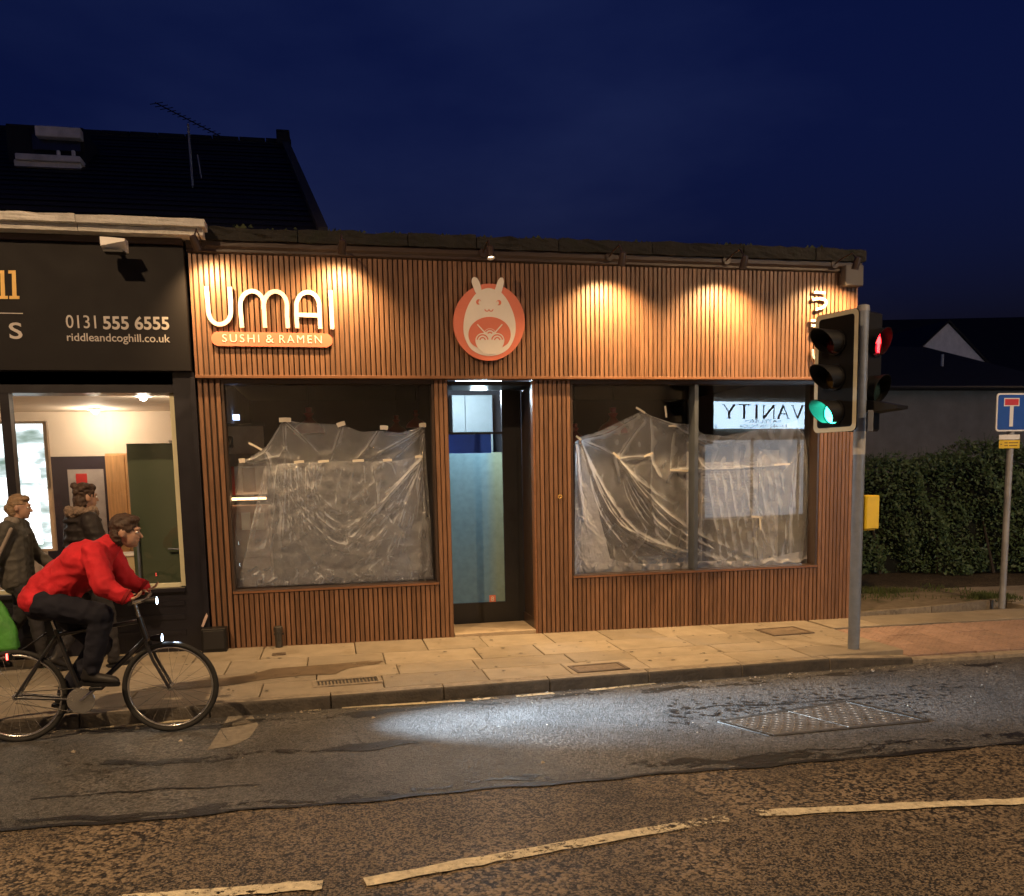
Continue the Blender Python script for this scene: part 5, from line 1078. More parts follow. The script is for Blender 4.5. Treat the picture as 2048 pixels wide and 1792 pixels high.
# ================================================================== TRAFFIC SIGNAL
pb = G(1707, 1298); PX, PY_ = float(pb[0]), float(pb[1]); zb = zg(PX)
ztop = float(W(1716, 618, PY_)[2])
post = thing('traffic_signal', 'grey traffic signal post at the kerb showing green to traffic and a red man', 'traffic signal', (PX, PY_, zb))
MB().tube((PX, PY_, zb-.02), (PX+.012, PY_, ztop), .055, n=20).build('pole', M['steel'], post, smooth=40)
MB().lathe([(.058, 0), (.058, .05), (.03, .06)], 18, Matrix.Translation((PX+.012, PY_, ztop-.02))).build('pole_cap', M['greysteel'], post, smooth=40)
z1 = float(W(1712, 905, PY_)[2]); MB().tube((PX+.006, PY_, z1-.02), (PX+.006, PY_, z1+.2), .0565, n=20).build('grey_band', pbr('pole sticker', (.42, .42, .40), .6), post, smooth=40)
def frame(n, o):                                       # local axes: x across, y along the facing, z up
    n = Vector(n).normalized(); xx = Vector((-n.y, n.x, 0)).normalized()
    return Matrix(((xx.x, n.x, 0, o[0]), (xx.y, n.y, 0, o[1]), (xx.z, n.z, 1, o[2]), (0, 0, 0, 1)))
def put(mb, T): mb.v = [tuple(T @ Vector(v)) for v in mb.v]; return mb
def visor(r, ln, drop=.5, n=22, thick=.004):
    """Open-bottomed hood round a lens, along +y."""
    m = MB(); vs = []
    for k in range(n+1):
        a = R(-60+300*k/n); c, s = math.cos(a), math.sin(a); l = ln*(.30+.70*max(0, (s+.87)/1.87))
        for rr in (r, r+thick):
            vs += [(rr*c, 0, rr*s), (rr*c, l, rr*s)]
    fs = []
    for k in range(n):
        i = 4*k; j = i+4; fs += [(i, i+1, j+1, j), (i+2, j+2, j+3, i+3), (i+1, i+3, j+3, j+1), (i, j, j+2, i+2)]
    fs += [(0, 2, 3, 1), (4*n, 4*n+1, 4*n+3, 4*n+2)]
    return m.add(vs, fs)
def lens(r): return MB().lathe([(r, -.01), (r, .0), (r*.85, .012), (r*.5, .022), (.002, .026)], 24, Matrix.Rotation(R(-90), 4, 'X'))
# vehicle head: plate edge positions in the photo give its turn
hn = Vector((-.948, -.314, 0)).normalized(); side = Vector((-hn.y, hn.x, 0))
zc_t = float(W(1672, 624, PY_)[2]); zc_b = float(W(1668, 863, PY_)[2])
oc = Vector(W(1671, 745, PY_-.06)); T = frame(hn, oc); hw, hh = .245, (zc_t-zc_b)/2
def rrect(hw, hh, r): return [(sx_*(hw-r)+r*math.cos(R(a0+a)), sz_*(hh-r)+r*math.sin(R(a0+a))) for sx_, sz_, a0 in ((1, 1, 0), (-1, 1, 90), (-1, -1, 180), (1, -1, 270)) for a in (0, 30, 60, 90)]
hb = put(MB().prism(rrect(hw, hh, .05), -.012, .0), T).build('backing_board', M['backboard'], post)
o = rrect(hw-.002, hh-.002, .05); i_ = rrect(hw-.045, hh-.045, .03); n = len(o)
m = MB(); m.add([(x, .0025, z) for x, z in o]+[(x, .0025, z) for x, z in i_], [[k, (k+1) % n, n+(k+1) % n, n+k] for k in range(n)]); put(m, T).build('white_border', M['border'], hb, fix=False)
put(MB().cbox(-.13, .13, -.13, -.013, -hh+.06, hh-.06, .02), T).build('signal_housing', M['black'], post)
lz = [float(W(1660, y, PY_)[2])-oc.z for y in (687, 757, 826)]
offred = pbr('unlit red lens', (.05, .006, .006), .2); offamb = pbr('unlit amber lens', (.05, .03, .006), .2); offgrn = pbr('unlit green lens', (.015, .03, .028), .2)
M['greenlit'] = glow('lit green lens', (.04, 1.0, .62), 15); M['redman'] = glow('lit red man', (1.0, .006, .016), 9)
M['visorm'] = pbr('black hood', (.007, .007, .0075), .5, spec=.35)
for k, z in enumerate(lz):
    Tz = T @ Matrix.Translation((0, .004, z))
    put(MB().lathe([(.118, 0), (.118, .02), (.105, .024), (.104, 0)], 26, Matrix.Rotation(R(-90), 4, 'X')), Tz).build('bezel', M['black'], post, smooth=35)
    put(lens(.1), Tz @ Matrix.Translation((0, .012, 0))).build('signal_lens', (offred, offamb, M['greenlit'])[k], post, smooth=40)
    put(visor(.108, .27), Tz @ Matrix.Translation((0, .02, 0))).build('hood', M['visorm'], post, smooth=40)
for zz in (ztop-.06, float(W(1700, 850, PY_)[2])): MB().tube((PX, PY_, zz), (oc.x-hn.x*.07, oc.y-hn.y*.07, zz), .018).build('bracket', M['black'], post)
# pedestrian head
pn = Vector((.425, -.904, 0)).normalized()
zt = float(W(1770, 622, PY_)[2]); zbm = float(W(1770, 862, PY_)[2]); oc2 = Vector((PX+.16, PY_+.03, (zt+zbm)/2)); T2 = frame(pn, oc2); hh2 = (zt-zbm)/2
put(MB().cbox(-.15, .15, -.19, .0, -hh2, hh2, .02), T2).build('pedestrian_housing', M['black'], post)
man = [(0, .092), (.018, .088), (.022, .07), (.014, .054), (.026, .048), (.034, .03), (.036, -.012), (.026, -.014), (.024, .018), (.02, -.02), (.02, -.088), (.003, -.088), (0, -.03), (-.003, -.088), (-.02, -.088), (-.02, -.02), (-.024, .018), (-.026, -.014), (-.036, -.012), (-.034, .03), (-.026, .048), (-.014, .054), (-.022, .07), (-.018, .088)]
for k, py in enumerate((685, 778)):
    z = float(W(1772, py, PY_)[2])-oc2.z; Tz = T2 @ Matrix.Translation((0, .003, z))
    put(MB().lathe([(.13, 0), (.13, .02), (.118, .022), (.117, 0)], 26, Matrix.Rotation(R(-90), 4, 'X')), Tz).build('bezel', M['black'], post, smooth=35)
    put(lens(.11), Tz @ Matrix.Translation((0, .006, 0))).build('signal_lens', (glow('dim red lens', (.9, .02, .04), .3, (.05, .006, .006)), offgrn)[k], post, smooth=40)
    if k == 0: put(MB().prism([(x*1.15, y_*1.1) for x, y_ in man], .036, .040), Tz).build('red_man', M['redman'], post)
    put(visor(.125, .13), Tz @ Matrix.Translation((0, .012, 0))).build('hood', M['visorm'], post, smooth=40)
zz = float(W(1790, 815, PY_)[2]); put(MB().add([(-.14, 0, zz-oc2.z+.07), (.14, 0, zz-oc2.z+.07), (.10, .30, zz-oc2.z), (-.10, .30, zz-oc2.z), (-.14, 0, zz-oc2.z-.05), (.14, 0, zz-oc2.z-.05), (.10, .30, zz-oc2.z-.03), (-.10, .30, zz-oc2.z-.03)], [(0, 1, 2, 3), (7, 6, 5, 4), (0, 4, 5, 1), (3, 2, 6, 7), (0, 3, 7, 4), (1, 5, 6, 2)]), T2).build('lower_hood', M['black'], post)
q0 = W(1735, 863, PY_-.12); q1 = W(1747, 820, PY_-.12); MB().box(q0[0], q1[0], PY_-.122, PY_-.118, q0[2], q1[2]).build('maker_plate', pbr('dull plate', (.10, .095, .09), .5), post)
for zz in (zt-.1, zbm+.08): MB().tube((PX, PY_, zz), (oc2.x-pn.x*.1, oc2.y-pn.y*.1, zz), .018).build('bracket', M['black'], post)
# push button box
q0 = W(1727, 1058, PY_); q1 = W(1749, 990, PY_)
bxm = MB().cbox(PX+.06, float(q1[0])+.02, PY_-.06, PY_+.08, q0[2], q1[2], .01).build('push_button_box', M['yellow'], post)
MB().cbox(PX+.075, float(q1[0])-.005, PY_-.03, PY_+.05, q0[2]-.014, q0[2]-.001, .003).build('tactile_cone_housing', M['yellow'], bxm)
MB().box(float(q1[0])+.0205, float(q1[0])+.026, PY_-.04, PY_+.06, q0[2]+.03, q1[2]-.04).build('button_face', M['black'], bxm)

# ================================================================== DEAD END SIGN
sp = G(2004, 1209); SX, SY = float(sp[0]), float(sp[1]); sg = thing('dead_end_sign', 'blue no through road sign with red bar on a grey post', 'road sign', (SX, SY, zg(SX)))
s_t = float(W(2020, 787, SY)[2]); s_b = float(W(2018, 863, SY)[2]); s_l = float(W(1992, 825, SY-.04)[0])
MB().tube((SX, SY, zg(SX)-.05), (SX+.02, SY, s_t-.03), .04, n=16).build('post', M['greysteel'], sg, smooth=40)
wd = s_t-s_b
def rr2(x0, x1, z0, z1, r): return [((x1-r if sx_ > 0 else x0+r)+r*math.cos(R(a0+a)), (z1-r if sz_ > 0 else z0+r)+r*math.sin(R(a0+a))) for sx_, sz_, a0 in ((1, 1, 0), (-1, 1, 90), (-1, -1, 180), (1, -1, 270)) for a in (0, 30, 60, 90)]
ys = SY-.045; pt = MB().prism(rr2(s_l, s_l+wd*.98, s_b, s_t, .04), ys, ys+.012).build('plate', M['white'], sg)
MB().prism(rr2(s_l+.02, s_l+wd*.98-.02, s_b+.02, s_t-.02, .03), ys-.002, ys-.0004).build('blue_field', M['bluesign'], pt)
def sw(px, py): q = W(px, py, ys); return float(q[0]), float(q[2])
a = sw(2018, 853); b_ = sw(2027, 812); MB().box(a[0], b_[0], ys-.004, ys-.0024, a[1], b_[1]).build('white_stem', M['white'], pt)
a = sw(2007.5, 812.5); b_ = sw(2039, 796); MB().box(a[0], b_[0], ys-.004, ys-.0024, a[1], b_[1]).build('white_surround', M['white'], pt)
a = sw(2009.3, 810.5); b_ = sw(2037, 798); MB().box(a[0], b_[0], ys-.006, ys-.0044, a[1], b_[1]).build('red_bar', M['redsign'], pt)
a = sw(1998, 897); b_ = sw(2040, 880); pl = MB().cbox(a[0], b_[0], ys, ys+.008, a[1], b_[1], .002).build('yellow_plate', M['yellow'], sg)
mm = MB()
for f0, f1, fz in ((.06, .14, .5), (.25, .40, .68), (.46, .92, .68), (.25, .42, .34), (.48, .88, .34)): mm.box(a[0]+(b_[0]-a[0])*f0, a[0]+(b_[0]-a[0])*f1, ys-.0012, ys-.0003, a[1]+(b_[1]-a[1])*fz-.007, a[1]+(b_[1]-a[1])*fz+.007)
mm.build('faded_print', pbr('faded brown print', (.25, .15, .02), .6), pl)
a = sw(1998, 879.4); b_ = sw(2040, 869); pl = MB().cbox(a[0], b_[0], ys, ys+.008, a[1], b_[1], .002).build('white_plate', M['white'], sg)

# ================================================================== ACROSS THE STREET (behind the camera, mirrored in the shop glass) 
OY = -11.5
def src(px, py):                                       # the point across the street that the right pane mirrors to a photo pixel
    n = np.array([math.sin(PANE_TURN), -math.cos(PANE_TURN), 0]); c = np.array([(XM+XW2r)/2, .088, 0]); d = ray(px, py); h = CAM+d*(((c-CAM)@n)/(d@n)); e = d-2*(d@n)*n
    return h+e*((OY-h[1])/e[1])
op = thing('opposite_shop', 'shop across the street with a lit white sign, mirrored in the window', 'shop', (8, OY, -.1))
MB().box(-14, 22, OY-.6, OY-.06, -.4, 6.5).build('wall', M['render'], op)
lw0, lw1 = float(src(1412, 950)[0]), float(src(1690, 950)[0])
for k_ in range(3): MB().box(lw0+(lw1-lw0)*k_/3, lw0+(lw1-lw0)*(k_+.93)/3, OY-.058, OY-.04, .45, 2.55).build('lit_shop_window', bpy.data.materials.get('lit shop window') or glow('lit shop window', (.66, .82, 1.0), 1.7), op)
x0, x1 = float(src(1407, 830)[0]), float(src(1700, 830)[0]); za, zb_ = float(src(1520, 857)[2]), float(src(1520, 804)[2])
sgm = glow('backlit sign face', (.58, .80, 1.0), 16.0, (.7, .7, .7)); bd = MB().box(x0, x1, OY-.039, OY, za, zb_).build('sign_box', sgm, op)
ink = pbr('dark blue ink', (.004, .006, .02), .5)
Xa, Xb, zl0, zl1 = float(src(1444, 830)[0]), float(src(1606, 830)[0]), float(src(1530, 837)[2]), float(src(1530, 810)[2]); th_, tn_ = .062, .034; hL = zl1-zl0; ks = (Xb-Xa)/2.35
def stroke(m, u0, v0, u1, v1, w): m.ribbon([(u0, v0), (u1, v1)], w, 0, .004)
def serif(m, u, v, w=.11): m.ribbon([(u-w/2, v), (u+w/2, v)], .012, 0, .004)
letters = {'V': [(0, 1, .5, 0, th_), (1, 1, .5, 0, tn_)], 'A': [(0, 0, .5, 1, tn_), (1, 0, .5, 1, th_), (.22, .36, .78, .36, tn_)], 'N': [(0, 0, 0, 1, tn_), (0, 1, 1, 0, th_), (1, 0, 1, 1, tn_)], 'I': [(.5, 0, .5, 1, th_)], 'T': [(.5, 0, .5, 1, th_), (0, 1, 1, 1, tn_)], 'Y': [(0, 1, .5, .45, th_), (1, 1, .5, .45, tn_), (.5, .45, .5, 0, th_)]}
cur = 0.0
for ch in 'VANITY':
    wl = .16 if ch == 'I' else .30; m = MB()
    for u0, v0, u1, v1, w in letters[ch]:
        stroke(m, cur+u0*wl, v0*hL, cur+u1*wl, v1*hL, w)
        for (u, v) in ((u0, v0), (u1, v1)):
            if v in (0, 1) and not (ch == 'V' and v == 0) and not (ch == 'A' and v == 1): serif(m, cur+u*wl, v*hL)
    m.v = [(Xb-.02-v[0]*ks, OY+.0005+v[1], zl0+v[2]) for v in m.v]; m.build('letter', ink, bd); cur += wl+.125
sX = lambda p: float(src(p, 845)[0]); sZ = lambda p: float(src(1530, p)[2])
text('=ATELIER=', ink, sX(1490), sX(1563), sZ(846), sZ(839), OY+.0005, bd, facing=1, depth=.002); text('KATARZYNA PALUCH', ink, sX(1481), sX(1574), sZ(855.5), sZ(849), OY+.0005, bd, facing=1, depth=.002)
text('0131 3', ink, sX(1408), sX(1434), sZ(855.5), sZ(849), OY+.0005, bd, facing=1, depth=.002); text('ROAD', ink, sX(1611), sX(1630), sZ(855.5), sZ(849), OY+.0005, bd, facing=1, depth=.002)
for (xx, yy, en, lab) in ((-5.2, -8.8, 4700, 'tall street lamp on the opposite pavement, left of the camera'), (7.5, -8.8, 3500, 'tall street lamp on the opposite pavement, right of the camera'), (22, 2.5, 430, 'unseen tall lamp added far along the side lane to light the gable')):  # the side lane lamp is added and turned towards the gable
    t = thing('street_lamp', lab, 'street lamp', (xx, yy, -.1), 0, 'street lamps out of the frame'); s = -1 if yy > 0 else 1
    MB().tube((xx, yy, -.1), (xx, yy, 7.6), .08, .05, 14).build('column', M['greysteel'], t, smooth=40)
    MB().path([(xx, yy, 7.55), (xx, yy+.15*s, 7.85), (xx, yy+.6*s, 8.0), (xx, yy+1.2*s, 8.02)], .03, 8).build('bracket', M['greysteel'], t, smooth=40)
    hd = MB().cbox(xx-.13, xx+.13, yy+.9*s if s > 0 else yy-1.6, yy+1.6*s if s > 0 else yy-.9, 7.97, 8.1, .03).build('lantern', M['greysteel'], t)
    MB().lathe([(.001, 7.955), (.1, 7.962)], 16, Matrix.Translation((xx, yy+1.25*s, 0))).build('lamp_glass', glow('sodium glass', (1, .6, .28), 30), hd)
    lamp('street_light', 'SPOT', (xx, yy+1.25*s, 7.94), en, (1.0, .64, .33), t, aim=(xx, yy+1.25*s+.7*s, 0) if yy < 0 else (17, 11, 2.5), size=R(150), blend=.5, radius=.12)

# ================================================================== PEOPLE
def capsule(m, p0, p1, r0, r1, n=10):
    p0 = Vector(p0); p1 = Vector(p1); d = p1-p0
    if d.length < 1e-6: d = Vector((0, 0, 1e-3)); p1 = p0+d
    L_ = d.length; d.normalize(); a = d.orthogonal().normalized(); b = d.cross(a); rings = []
    for k in range(4): t = R(-80+k*26.6); rings.append((p0+d*(r0*math.sin(t)), r0*math.cos(t)))
    for k in range(4): t = R(k*26.6); rings.append((p1+d*(r1*math.sin(t)), r1*math.cos(t)))
    vs = [c+(a*math.cos(2*math.pi*i/n)+b*math.sin(2*math.pi*i/n))*r for c, r in rings for i in range(n)]
    fs = [[k*n+i, k*n+(i+1) % n, (k+1)*n+(i+1) % n, (k+1)*n+i] for k in range(7) for i in range(n)]+[list(range(n))[::-1], list(range(7*n, 8*n))]
    m.add(vs, fs)
def ellip(m, c, rx, ry, rz, rot=None, n=14):
    c = Vector(c); rot = rot or Matrix.Identity(3); vs = []; K = 9
    for k in range(K):
        t = R(-84+168*k/(K-1)); vs += [c+rot @ Vector((rx*math.cos(t)*math.cos(2*math.pi*i/n), ry*math.cos(t)*math.sin(2*math.pi*i/n), rz*math.sin(t))) for i in range(n)]
    m.add(vs, [[k*n+i, k*n+(i+1) % n, (k+1)*n+(i+1) % n, (k+1)*n+i] for k in range(K-1) for i in range(n)]+[list(range(n))[::-1], list(range((K-1)*n, K*n))])
from mathutils import noise as mnoise
def wrinkle(me, amp, scale, stretch=(1, 1, 1), seed=0.0):   # cloth folds and hair strands pushed into the mesh
    n = len(me.vertices); co = np.empty(n*3); no = np.empty(n*3); me.vertices.foreach_get('co', co); me.vertex_normals.foreach_get('vector', no)
    co = co.reshape(-1, 3); no = no.reshape(-1, 3); st = np.array(stretch)*scale
    d = np.array([(1-abs(mnoise.noise(Vector(q*st)+Vector((seed, seed, seed))))*2.2)+.45*mnoise.noise(Vector(q*st*2.3)+Vector((seed+9, 0, 0))) for q in co]); d -= d.mean()
    co += no*(d*amp)[:, None]; me.vertices.foreach_set('co', co.ravel()); me.update()
def fuse(m, name, mat, parent, voxel=.011, smooth=5, fold=None):
    me = m.mesh('tmp'); o = bpy.data.objects.new('tmp', me); C.objects.link(o)
    md = o.modifiers.new('r', 'REMESH'); md.mode = 'VOXEL'; md.voxel_size = voxel; s = o.modifiers.new('s', 'SMOOTH'); s.iterations = smooth; s.factor = .5
    dg = bpy.context.evaluated_depsgraph_get(); dg.update(); out = bpy.data.meshes.new_from_object(o.evaluated_get(dg)); bpy.data.objects.remove(o)
    out.materials.clear(); out.materials.append(mat); out.polygons.foreach_set('use_smooth', [True]*len(out.polygons)); out.name = name
    if fold: wrinkle(out, *fold)
    return link(name, out, parent, world=False)
def head(m, c, pitch=0.0, yaw=0.0, s=1.0):
    rot = Matrix.Rotation(yaw, 3, 'Z') @ Matrix.Rotation(pitch, 3, 'Y')
    P = lambda x, y, z: Vector(c)+rot @ Vector((x*s, y*s, z*s))
    ellip(m, P(-.012, 0, .02), .088*s, .072*s, .10*s, rot); ellip(m, P(.028, 0, -.03), .062*s, .056*s, .082*s, rot); ellip(m, P(.06, 0, -.085), .024*s, .028*s, .022*s, rot)
    capsule(m, P(.085, 0, .008), P(.106, 0, -.028), .009*s, .013*s); capsule(m, P(.08, -.03, .028), P(.08, .03, .028), .012*s, .012*s)
    capsule(m, P(.078, -.02, -.058), P(.078, .02, -.058), .010*s, .010*s)
    for y in (-1, 1): ellip(m, P(-.008, y*.074, -.008), .02*s, .009*s, .032*s, rot)
    return P
def face(parent, P, s=1.0):
    for y in (-1, 1):
        m = MB(); ellip(m, P(.079, y*.031, .005), .009*s, .013*s, .007*s, n=8); e = m.build('eye', M['white'], parent, world=False, smooth=True)
        m = MB(); ellip(m, P(.0855, y*.031, .005), .004*s, .005*s, .005*s, n=8); m.build('iris', M['black'], e, world=False, smooth=True)
    m = MB(); capsule(m, P(.088, -.018, -.056), P(.088, .018, -.056), .004*s, .004*s, 6); m.build('lips', pbr('lips', (.30, .12, .10), .5), parent, world=False, smooth=True)
def hand(m, wrist, d, side, curl=.6, up=(0, 0, 1)):
    """Palm and five curled fingers from the wrist along d; the thumb leaves the side of the palm."""
    w = Vector(wrist); d = Vector(d).normalized(); s = Vector(side).normalized(); nrm = d.cross(s).normalized()
    k = w+d*.085
    for i, o in enumerate((-.027, -.009, .009, .027)): capsule(m, w+s*o*.7, k+s*o, .014, .012, 8)
    for i, (o, l) in enumerate(((-.028, .062), (-.0095, .075), (.0095, .080), (.028, .070))):
        p = k+s*o; dd = d
        for j in range(3):
            dd = (dd+nrm*curl*(.5+.35*j)).normalized(); q = p+dd*l*(.45, .32, .25)[j]; capsule(m, p, q, .0092-.0008*j, .0086-.0008*j, 8); p = q
    p = w+d*.028+s*.032; q = p+(s*.7+d*.75+nrm*.25).normalized()*.036; capsule(m, p, q, .012, .010, 8); capsule(m, q, q+(d+nrm*.5+s*.1).normalized()*.030, .0098, .0085, 8)
def limb(m, pts, rs, n=12):
    for i in range(len(pts)-1): capsule(m, pts[i], pts[i+1], rs[i], rs[i+1], n)
def torso(m, pelvis, chest, neck, wp, wc, d, grow=0.0):
    pv, ch, nk = Vector(pelvis), Vector(chest), Vector(neck)
    ellip(m, pv, d*.95+grow, wp+grow, .13+grow); mid = (pv+ch)/2; ellip(m, mid, d*.88+grow, wp*.92+grow, .17+grow); ellip(m, ch, d+grow, wc+grow, .17+grow); capsule(m, ch, nk, .085+grow, .06+grow)
    capsule(m, ch+Vector((0, -wc*.85, .10)), ch+Vector((0, wc*.85, .10)), .062+grow, .062+grow)
skin = pbr('skin', (.42, .25, .175), .5, var=.06)
def shoe(parent, ankle, yaw, mat, pitch=0.0, ln=.26):
    m = MB(); rot = Matrix.Rotation(yaw, 3, 'Z') @ Matrix.Rotation(pitch, 3, 'Y'); a = Vector(ankle); P = lambda x, y, z: a+rot @ Vector((x, y, z))
    capsule(m, P(-.03, 0, -.035), P(.02, 0, -.03), .040, .042); capsule(m, P(.02, 0, -.04), P(.15, 0, -.055), .042, .034); capsule(m, P(.12, 0, -.058), P(.165, 0, -.06), .034, .026); capsule(m, P(-.01, 0, .05), P(-.015, 0, -.02), .046, .044)
    s = fuse(m, 'shoe', mat, parent, .009, 3)
    m = MB(); out = [(-.075, -.03), (-.075, .03), (-.03, .042), (.06, .042), (.14, .04), (.19, .018), (.19, -.018), (.14, -.04), (.06, -.042), (-.03, -.042)]
    m.add([P(x, y, -.092) for x, y in out]+[P(x, y, -.070) for x, y in out], [list(range(10))[::-1], list(range(10, 20))]+[[i, (i+1) % 10, 10+(i+1) % 10, 10+i] for i in range(10)]); m.build('sole', M['black'], s, world=False)

# ---- the walker with the green bag
wp = G(52, 1334); wx, wy = float(wp[0]), -.42; H1 = float(W(64, 988, wy)[2])-zg(wx)
wx = float(W(50, 1330, wy)[0])
k = H1/1.68
wm = thing('person', 'person in a dark olive jacket with tied fair hair walking right with a green bag', 'person', (wx, wy, zg(wx))); wm.scale = (k, k, k)
m = MB(); Pw = head(m, (.075, 0, 1.555), .10); capsule(m, (.03, 0, 1.40), (.05, 0, 1.50), .05, .047)
torso(m, (0, 0, .93), (.015, 0, 1.24), (.035, 0, 1.42), .125, .13, .085)
RA = [(.0, -.17, 1.36), (-.11, -.215, 1.12), (-.19, -.235, .90)]; LA = [(.02, .17, 1.36), (.08, .22, 1.12), (.24, .20, .98)]
RL = [(.0, -.085, .92), (.15, -.085, .52), (.20, -.085, .10)]; LL = [(0, .085, .92), (-.02, .085, .50), (-.27, .085, .17)]
for a in (RA, LA): limb(m, a, (.045, .036, .026))
for a in (RL, LL): limb(m, a, (.075, .052, .036))
hand(m, RA[2], (-.12, -.02, -1), (1, 0, 0), .75); hand(m, LA[2], (.8, 0, -.35), (0, -1, 0), .5)
bod = fuse(m, 'body', skin, wm, .0085, 3); face(bod, Pw)
jm = pbr('olive jacket', (.055, .052, .045), .7, var=.2, vscale=9, bump=.4, bscale=14)
m = MB(); torso(m, (0, 0, 1.0), (.015, 0, 1.24), (.03, 0, 1.41), .135, .14, .095, .02)
for y in (-.055, .055): capsule(m, (.01, y, 1.28), (0, y*1.15, .86), .125, .14)
for a in (RA, LA): limb(m, [a[0], a[1], tuple(Vector(a[1]).lerp(Vector(a[2]), .88))], (.08, .07, .055))
jk = fuse(m, 'jacket', jm, wm, .011, 5, (.009, 9, (1, 1, 1.5), 3.0))
m = MB(); capsule(m, (.03, -.05, 1.42), (.03, .05, 1.42), .052, .052); capsule(m, (-.02, -.04, 1.43), (-.02, .04, 1.43), .048, .048); fuse(m, 'collar', pbr('grey collar', (.17, .15, .13), .7), wm, .011, 3)
m = MB(); q = [Vector(p)+Vector((.055, -.05, 0)) for p in RA]; limb(m, [q[0], q[1], q[1].lerp(q[2], .8)], (.018, .018, .016)); fuse(m, 'sleeve_stripe', pbr('grey stripe', (.24, .2, .17), .7), wm, .008, 3)
tm = pbr('dark trousers', (.02, .019, .022), .8, var=.2, bump=.3, bscale=20)
m = MB(); ellip(m, (0, 0, .90), .105, .145, .12)
for a in (RL, LL): limb(m, a, (.095, .068, .052))
fuse(m, 'trousers', tm, wm, .011, 4, (.006, 9, (1, 1, 1.8), 1.0))
bk = pbr('black shoe', (.014, .013, .013), .5)
shoe(wm, (.205, -.085, .092), 0, bk, -.12); shoe(wm, (-.285, .085, .135), 0, bk, .45)
hm = pbr('fair hair', (.23, .15, .085), .55, var=.35, vscale=22, stretch=(1, 1, 3), bump=.5, bscale=40)
m = MB(); ellip(m, Pw(-.022, 0, .032), .094, .079, .098); ellip(m, Pw(-.06, 0, -.03), .055, .07, .09); ellip(m, Pw(-.105, 0, -.02), .035, .035, .045); ellip(m, Pw(.03, 0, .085), .055, .065, .035); fuse(m, 'hair', hm, wm, .007, 2, (.006, 45, (.35, 1, .6), 2.0))
# green bag held in the hand
hx = Vector((wx, wy, zg(wx)))+k*Vector((-.205, -.235, .775))
t = thing('shopping_bag', 'bright green crumpled shopping bag hanging from the walker hand', 'bag', (hx.x, hx.y, hx.z-.5)); gm2 = pbr('green plastic bag', (.07, .28, .045), .5, var=.25, vscale=9, bump=.8, bscale=13)
bm = bmesh.new(); bmesh.ops.create_grid(bm, x_segments=1, y_segments=1, size=1); bm.free()
m = MB(); NU, NV = 28, 14; vs = []
for j in range(NV):
    v = j/(NV-1); z = hx.z-.07-v*.46; wX = .10+.13*math.sin(min(1, v*1.25)*1.57)+.02*v; wY = .035+.075*math.sin(min(1, v*1.2)*1.57)
    for i in range(NU):
        a = 2*math.pi*i/NU; cr = 1+.09*math.sin(a*5+v*4)+.05*math.sin(a*11-v*7); c, s = math.cos(a), math.sin(a); sq = 1/max(abs(c), abs(s))**.45
        vs.append((hx.x+wX*c*sq*cr*.92, hx.y+wY*s*sq*cr*.92, z+.012*math.sin(3*a+v*5)*(1-v)))
m.add(vs, [[j*NU+i, j*NU+(i+1) % NU, (j+1)*NU+(i+1) % NU, (j+1)*NU+i] for j in range(NV-1) for i in range(NU)]+[list(range((NV-1)*NU, NV*NU))[::-1]]); m.build('bag_body', gm2, t, smooth=True)
for s in (-1, 1):
    MB().path([(hx.x-.07, hx.y+.03*s, hx.z-.09), (hx.x-.045, hx.y+.02*s, hx.z-.02), (hx.x-.01, hx.y+.004*s, hx.z+.012), (hx.x+.03, hx.y+.01*s, hx.z-.01), (hx.x+.06, hx.y+.03*s, hx.z-.09)], .006, 6).build('handle', gm2, t, smooth=True)

# ---- walker in a dark puffer, back of the pavement
px_, py_ = float(W(186, 1320, -.62)[0]), -.62; H2 = float(W(186, 966, py_)[2])-zg(px_); k2 = H2/1.74
pm = thing('person', 'person in a dark puffer jacket with fur collar seen behind the cyclist', 'person', (px_, py_, zg(px_)), R(35)); pm.scale = (k2, k2, k2)
m = MB(); Pp = head(m, (.05, 0, 1.61), .05); capsule(m, (.0, 0, 1.44), (.03, 0, 1.55), .052, .05); torso(m, (0, 0, .96), (0, 0, 1.28), (.01, 0, 1.47), .13, .15, .095)
RA = [(.0, -.19, 1.40), (.05, -.26, 1.14), (.18, -.17, .98)]; LA = [(0, .19, 1.40), (-.02, .26, 1.13), (.05, .25, .9)]
RL = [(0, -.09, .95), (.13, -.09, .53), (.16, -.09, .10)]; LL = [(0, .09, .95), (-.04, .09, .52), (-.26, .09, .17)]
for a in (RA, LA): limb(m, a, (.048, .038, .028))
for a in (RL, LL): limb(m, a, (.08, .055, .038))
hand(m, RA[2], (.7, .2, -.6), (0, 1, 0), .6); hand(m, LA[2], (.1, 0, -1), (1, 0, 0), .5)
bod = fuse(m, 'body', skin, pm, .0085, 3); face(bod, Pp)
pf = pbr('dark puffer', (.022, .018, .018), .6, spec=.3, var=.2, vscale=8, bump=.3, bscale=12)
m = MB(); torso(m, (0, 0, .93), (0, 0, 1.28), (0, 0, 1.45), .15, .17, .115, .03); ellip(m, (0, 0, .84), .15, .185, .12)
for z in np.arange(.80, 1.46, .085): ellip(m, (0, 0, z), .165, .20, .045)
for a in (RA, LA):
    limb(m, [a[0], a[1], tuple(Vector(a[1]).lerp(Vector(a[2]), .88))], (.085, .074, .06))
    for f in (.2, .45, .7, .95): ellip(m, Vector(a[0]).lerp(Vector(a[1]), f), .088, .088, .04)
fuse(m, 'puffer_jacket', pf, pm, .011, 4, (.006, 12, (1, 1, .6), 5.0))
m = MB()
for i in range(16): a = 2*math.pi*i/16; ellip(m, (.0+.10*math.cos(a), .12*math.sin(a), 1.475+.015*math.sin(5*a)), .048, .048, .045, n=8)
